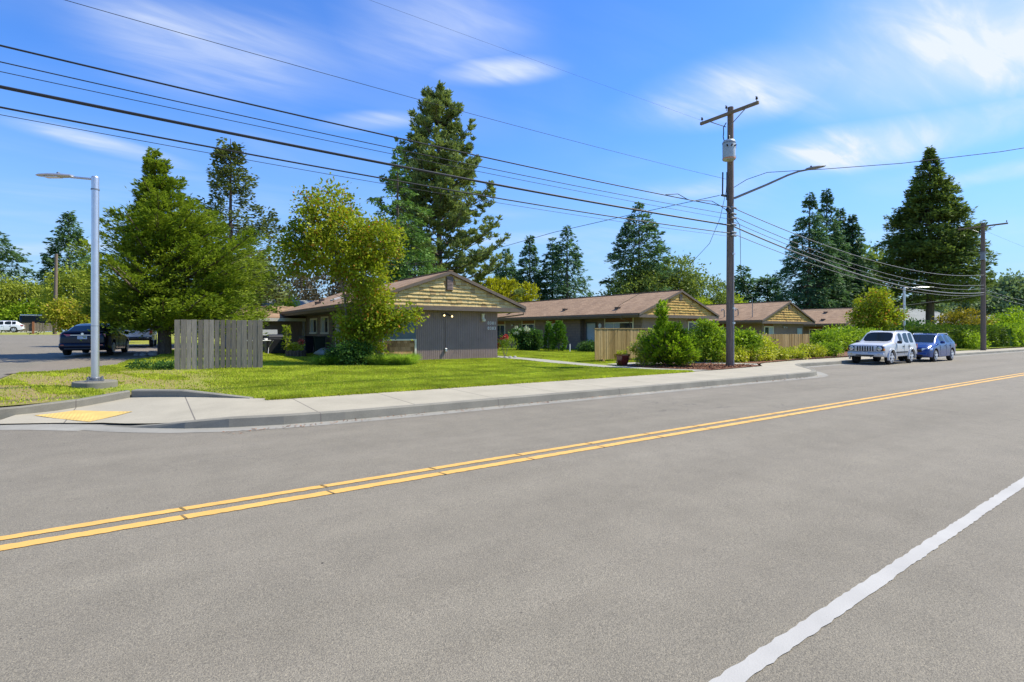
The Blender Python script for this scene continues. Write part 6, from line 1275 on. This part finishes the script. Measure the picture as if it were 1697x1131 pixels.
def hedge(name, path, w, h, mat, label, seed, leaf=.16, dens=260, z=-.1):
    global rng; rng = np.random.default_rng(seed); root = empty(name, (path[0][0], path[0][1], z), 0, label, 'hedge', 'hedges along the road'); Ps, Ds = [], []; core = MB()
    for (a, b) in zip(path, path[1:]):
        a = np.array(a, float); b = np.array(b, float); L = np.linalg.norm(b - a); d = (b - a) / L; nn = np.array([-d[1], d[0]]); n = int(L * dens)
        t = rng.random(n) * L; side = rng.integers(0, 4, n)   # 0,1 front ; 2 top ; 3 back
        hh = h * (1 + .07 * np.sin(t * .9 + a[0]) + .05 * np.sin(t * 2.7)); y = np.where(side <= 1, -w / 2, np.where(side == 3, w / 2, (rng.random(n) - .5) * w)); zz_ = np.where(side == 2, hh, rng.random(n) ** .8 * hh)
        bul = .16 * np.sin(t * 2.1 + zz_ * 2) + rng.normal(size=n) * .10; y = y + np.sign(y) * bul; zz_ = zz_ + rng.normal(size=n) * .07
        p = a[None] + d[None] * t[:, None] + nn[None] * y[:, None]; Ps.append(np.stack([p[:, 0] - path[0][0], p[:, 1] - path[0][1], np.maximum(zz_, .02)], 1))
        o = np.where(side == 2, 0, np.sign(y)); Ds.append(np.stack([nn[0] * o, nn[1] * o, (side == 2) * 1.0 + .2], 1) * .7 + rnd(n) * .6)
        c0 = a - np.array(path[0]); c1 = b - np.array(path[0]); q = nn * (w / 2 - .16)
        core.hexa([(*(c0 - q), 0), (*(c1 - q), 0), (*(c1 + q), 0), (*(c0 + q), 0), (*(c0 - q), h * .88), (*(c1 - q), h * .88), (*(c1 + q), h * .88), (*(c0 + q), h * .88)])
    core.build('dark_core', A['darkshrub'], root); P = np.concatenate(Ps); Ls = leaf * (.6 + .8 * rng.random(len(P))); leaves('foliage', P, np.concatenate(Ds), rnd(len(P)), Ls, Ls * .6, A[mat], root)  # core is a solid box whose dark leaf colour paints shade inside the hedge
hedge('hedge', [(53.5, 17.0), (62, 16.6), (72, 16.3)], 2.2, 1.85, 'hedge', 'tall dark clipped hedge left of the second utility pole', 95, .20, 420)
hedge('hedge', [(73, 16.2), (84, 15.9), (104, 15.6)], 2.4, 2.05, 'shrub', 'lighter hedge running right of the second utility pole', 96, .26, 260)
blob_tree((60.2, 15.3, -.1), 'loose light green shrub at the foot of the second utility pole', None, [(0, 0, .7, 1.2, .9, .8), (2.5, .2, .6, 1.2, .8, .7)], 'shrub', 97, 70, 40, .22, .17, 'shrub', cat='shrub', limbs=False)
# young spruce on the bark island
ysp = (17.75, 14.2, .05)
conifer(ysp, 'bushy young light green spruce in the bark island', None, 1.5, P_([(0, 1.05), (.3, 1.0), (.6, .78), (.85, .5), (1, .25)]), 'youngspruce', 98, 150, .11, .045, 190, .08, .25, .12, .20, .22, 'young_spruce', 'bark', .06, tipup=.25, cat='shrub', rise=.35, flat=.9, zpow=1.0)
conifer((17.5, 14.3, 1.32), 'thin leader shoot standing out of the young spruce', None, 1.25, P_([(0, .30), (.4, .16), (.7, .14), (1, .05)]), 'youngspruce', 99, 40, .15, .06, 26, .1, .7, 0, .3, .3, 'spruce_leader', 'bark', .03, cat='shrub', rise=.5)
blob_tree((16.75, 14.55, .05), 'low weedy sprigs left of the young spruce beside the pot', None, [(0, 0, .3, .35, .3, .3), (-.1, .3, .75, .2, .2, .35, .5)], 'yellowgreen', 100, 46, 26, .09, .08, 'shrub', cat='shrub', limbs=True, trunk=[[(0, 0, 0, .012), (0, 0, .5)]], bark='bark_l')
shr = 'shrubs around the near utility pole'
blob_tree((21.3, 14.9, .04), 'leafy shrub left of the near utility pole under the second gable window', shr, [(0, 0, .8, .75, .7, .75), (.6, .1, 1.1, .6, .6, .6), (.1, 0, 1.6, .35, .3, .4, .3)], 'shrub', 101, 170, 42, .14, .115, 'shrub', cat='shrub', limbs=True, trunk=[[(0, 0, 0, .02), (0, 0, .8)]])
blob_tree((24.0, 15.0, .03), 'large yellow-green shrub right of the near utility pole', shr, [(0, 0, .7, 1.0, .8, .6, 2), (.3, -.2, 1.05, .55, .5, .38), (-.8, .2, .75, .6, .5, .6)], 'shrub', 102, 260, 42, .15, .12, 'shrub', cat='shrub', limbs=True, trunk=[[(0, 0, 0, .02), (0, 0, .8)]])
blob_tree((26.2, 15.3, .02), 'looser shrub whose right flank touches the second tan fence', shr, [(0, 0, .6, .8, .6, .55), (.9, 0, .45, .6, .5, .4)], 'yellowgreen', 103, 120, 40, .15, .12, 'shrub', cat='shrub', limbs=False)
blob_tree((21.9, 14.35, .04), 'low cream tipped shrub in front of the pole shrubs, on the left', shr, [(0, 0, .32, .5, .4, .3), (.8, -.1, .3, .45, .35, .28)], 'yellowgreen', 104, 80, 34, .09, .09, 'shrub', cat='shrub', limbs=False)
blob_tree((24.3, 14.35, .03), 'low yellow speckled shrub right of the pole foot', shr, [(-1.2, 0, .32, .6, .4, .32), (0, 0, .35, .7, .4, .33), (1.1, .0, .28, .6, .4, .27)], 'yellowgreen', 105, 130, 34, .10, .09, 'shrub', cat='shrub', limbs=False)
bord = 'rounded border shrubs along the far sidewalk'
for i, (x, y, rx, h, lab) in enumerate(((26.9, 14.75, .7, .45, 'small first border mound right of the speckled shrub'), (28.8, 14.85, .9, .42, 'low second border mound before the tan fence'), (31.2, 14.95, 1.1, .62, 'bright rounded border mound under the fence end'), (33.3, 15.0, 1.2, .78, 'biggest rounded border mound left of the silver car'))):
    blob_tree((x, y, -.02), lab, bord, [(0, 0, h * .5, rx, .6, h * .55), (.3, .1, h * .55, rx * .6, .55, h * .5)], 'yellowgreen' if i != 3 else 'shrub', 106 + i, int(90 * rx), 40, .13, .10, 'shrub', cat='shrub', limbs=False)
for i, (x, y, rx, h, lab) in enumerate(((40.0, 17.8, 1.5, 1.55, 'tall leafy shrub behind the silver car, left of the small maple'), (42.8, 17.9, 1.7, 1.65, 'tall leafy shrub behind the silver car roof'), (46.2, 18.0, 2.0, 1.5, 'leafy shrub between the two parked cars and the fourth building'), (49.0, 21, 1.8, 1.5, 'leafy shrub below the small maple'))):
    blob_tree((x, y, -.06), lab, 'tall shrubs behind the parked cars', [(0, 0, h * .5, rx, 1, h * .5), (.8, .1, h * .7, rx * .6, .9, h * .35), (-.9, 0, h * .45, rx * .6, .9, h * .45)], 'shrub', 112 + i, 190, 40, .2, .15, 'shrub', cat='shrub', limbs=False)
# planting by the second building
conifer((23.0, 28.6, .1), 'narrow left conical evergreen by the second building wall', 'conical evergreens by the wall', 1.95, P_([(0, .34), (.4, .32), (.8, .18), (1, .05)]), 'arbor', 120, 150, .10, .05, 26, .03, .35, 0, .3, .2, 'conical_evergreen', 'bark', .03, cat='shrub', rise=.8)
conifer((22.9, 27.4, .1), 'plumper right conical evergreen by the second building wall', 'conical evergreens by the wall', 1.98, P_([(0, .52), (.3, .56), (.6, .44), (.85, .22), (1, .05)]), 'arbor', 121, 220, .10, .05, 34, .03, .35, 0, .3, .15, 'conical_evergreen', 'bark', .03, cat='shrub', rise=.8)
hyd = blob_tree((22.6, 30.2, .1), 'dark leaved hydrangea with pale green blooms by the second building', None, [(0, 0, .7, .85, .8, .7, 2), (-.5, .5, 1.15, .6, .6, .4)], 'darkshrub', 122, 220, 40, .16, .15, 'hydrangea', cat='shrub', limbs=False)
rng = np.random.default_rng(5); C_ = np.array([[(-.3 + .45 * rng.normal()), (.1 + .45 * rng.normal()), 1.5 + .22 * rng.normal()] for _ in range(16)]); P = np.repeat(C_, 60, 0) + rnd(960) * .055; leaves('blooms', P, rnd(960), rnd(960), .07, .06, A['bloom'], hyd)
blob_tree((24.4, 25.9, .09), 'low dark green shrub by the recessed door of the second building', None, [(0, 0, .3, .8, .55, .32)], 'darkshrub', 123, 90, 36, .12, .10, 'shrub', cat='shrub', limbs=False)
rs = blob_tree((15.35, 22.75, .12), 'red flowering rose bush at the right corner of the nearest building', None, [(0, 0, .9, .5, .4, .35), (.25, -.15, .75, .35, .3, .25), (-.2, .1, .65, .35, .3, .25)], 'shrub', 124, 70, 18, .08, .06, 'rose_bush', 'bark_l', cat='shrub', trunk=[[(0, 0, 0, .02), (-.1, .05, .4), (-.2, .1, .7)], [(0, 0, 0, .02), (.12, -.08, .4), (.25, -.15, .8)], [(0, 0, 0, .015), (0, .1, .5), (0, 0, .9)]])
C_ = np.array([cl_(x, z, -.25) for x, z in ((-.42, .95), (-.3, .62), (-.35, .72), (.02, 1.1), (.08, 1.15), (-.05, 1.02), (-.2, .98), (.12, 1.03), (-.38, .5), (-.45, .8))]); P = np.repeat(C_, 40, 0) + rnd(400) * .035; leaves('roses', P, rnd(400), rnd(400), .06, .06, A['flower'], rs)
for i, (x, y) in enumerate(((15.0, 22.2), (15.2, 22.05), (15.35, 22.25), (15.55, 22.1), (15.7, 22.35))):
    q = MB(); q.sphere((0, 0, .03), .10, .08, .06, 8, 6, .2, i); o = q.build('edging_stone', A['stone'], None, smooth=True); o.location = (x, y, G(x, y)); tag(o, 'small grey stone lying round the rose bush foot', 'stone', 'edging stones round the rose bush')
blob_tree((.0, 21.2, .22), 'low weeds at the left foot of the grey plank screen', None, [(0, 0, .12, .5, .35, .14), (.5, -.4, .1, .3, .2, .12)], 'darkshrub', 126, 60, 26, .07, .07, 'weeds', cat='plant', limbs=False)
blob_tree((75, 62, 0), 'long dark treeline closing the gap low behind the third building', 'leafy trees behind the houses', [(0, 0, 2.6, 14, 3, 2.6), (14, -8, 2.6, 12, 3, 2.8)], 'farleaf', 127, 260, 40, .7, .5, limbs=False)
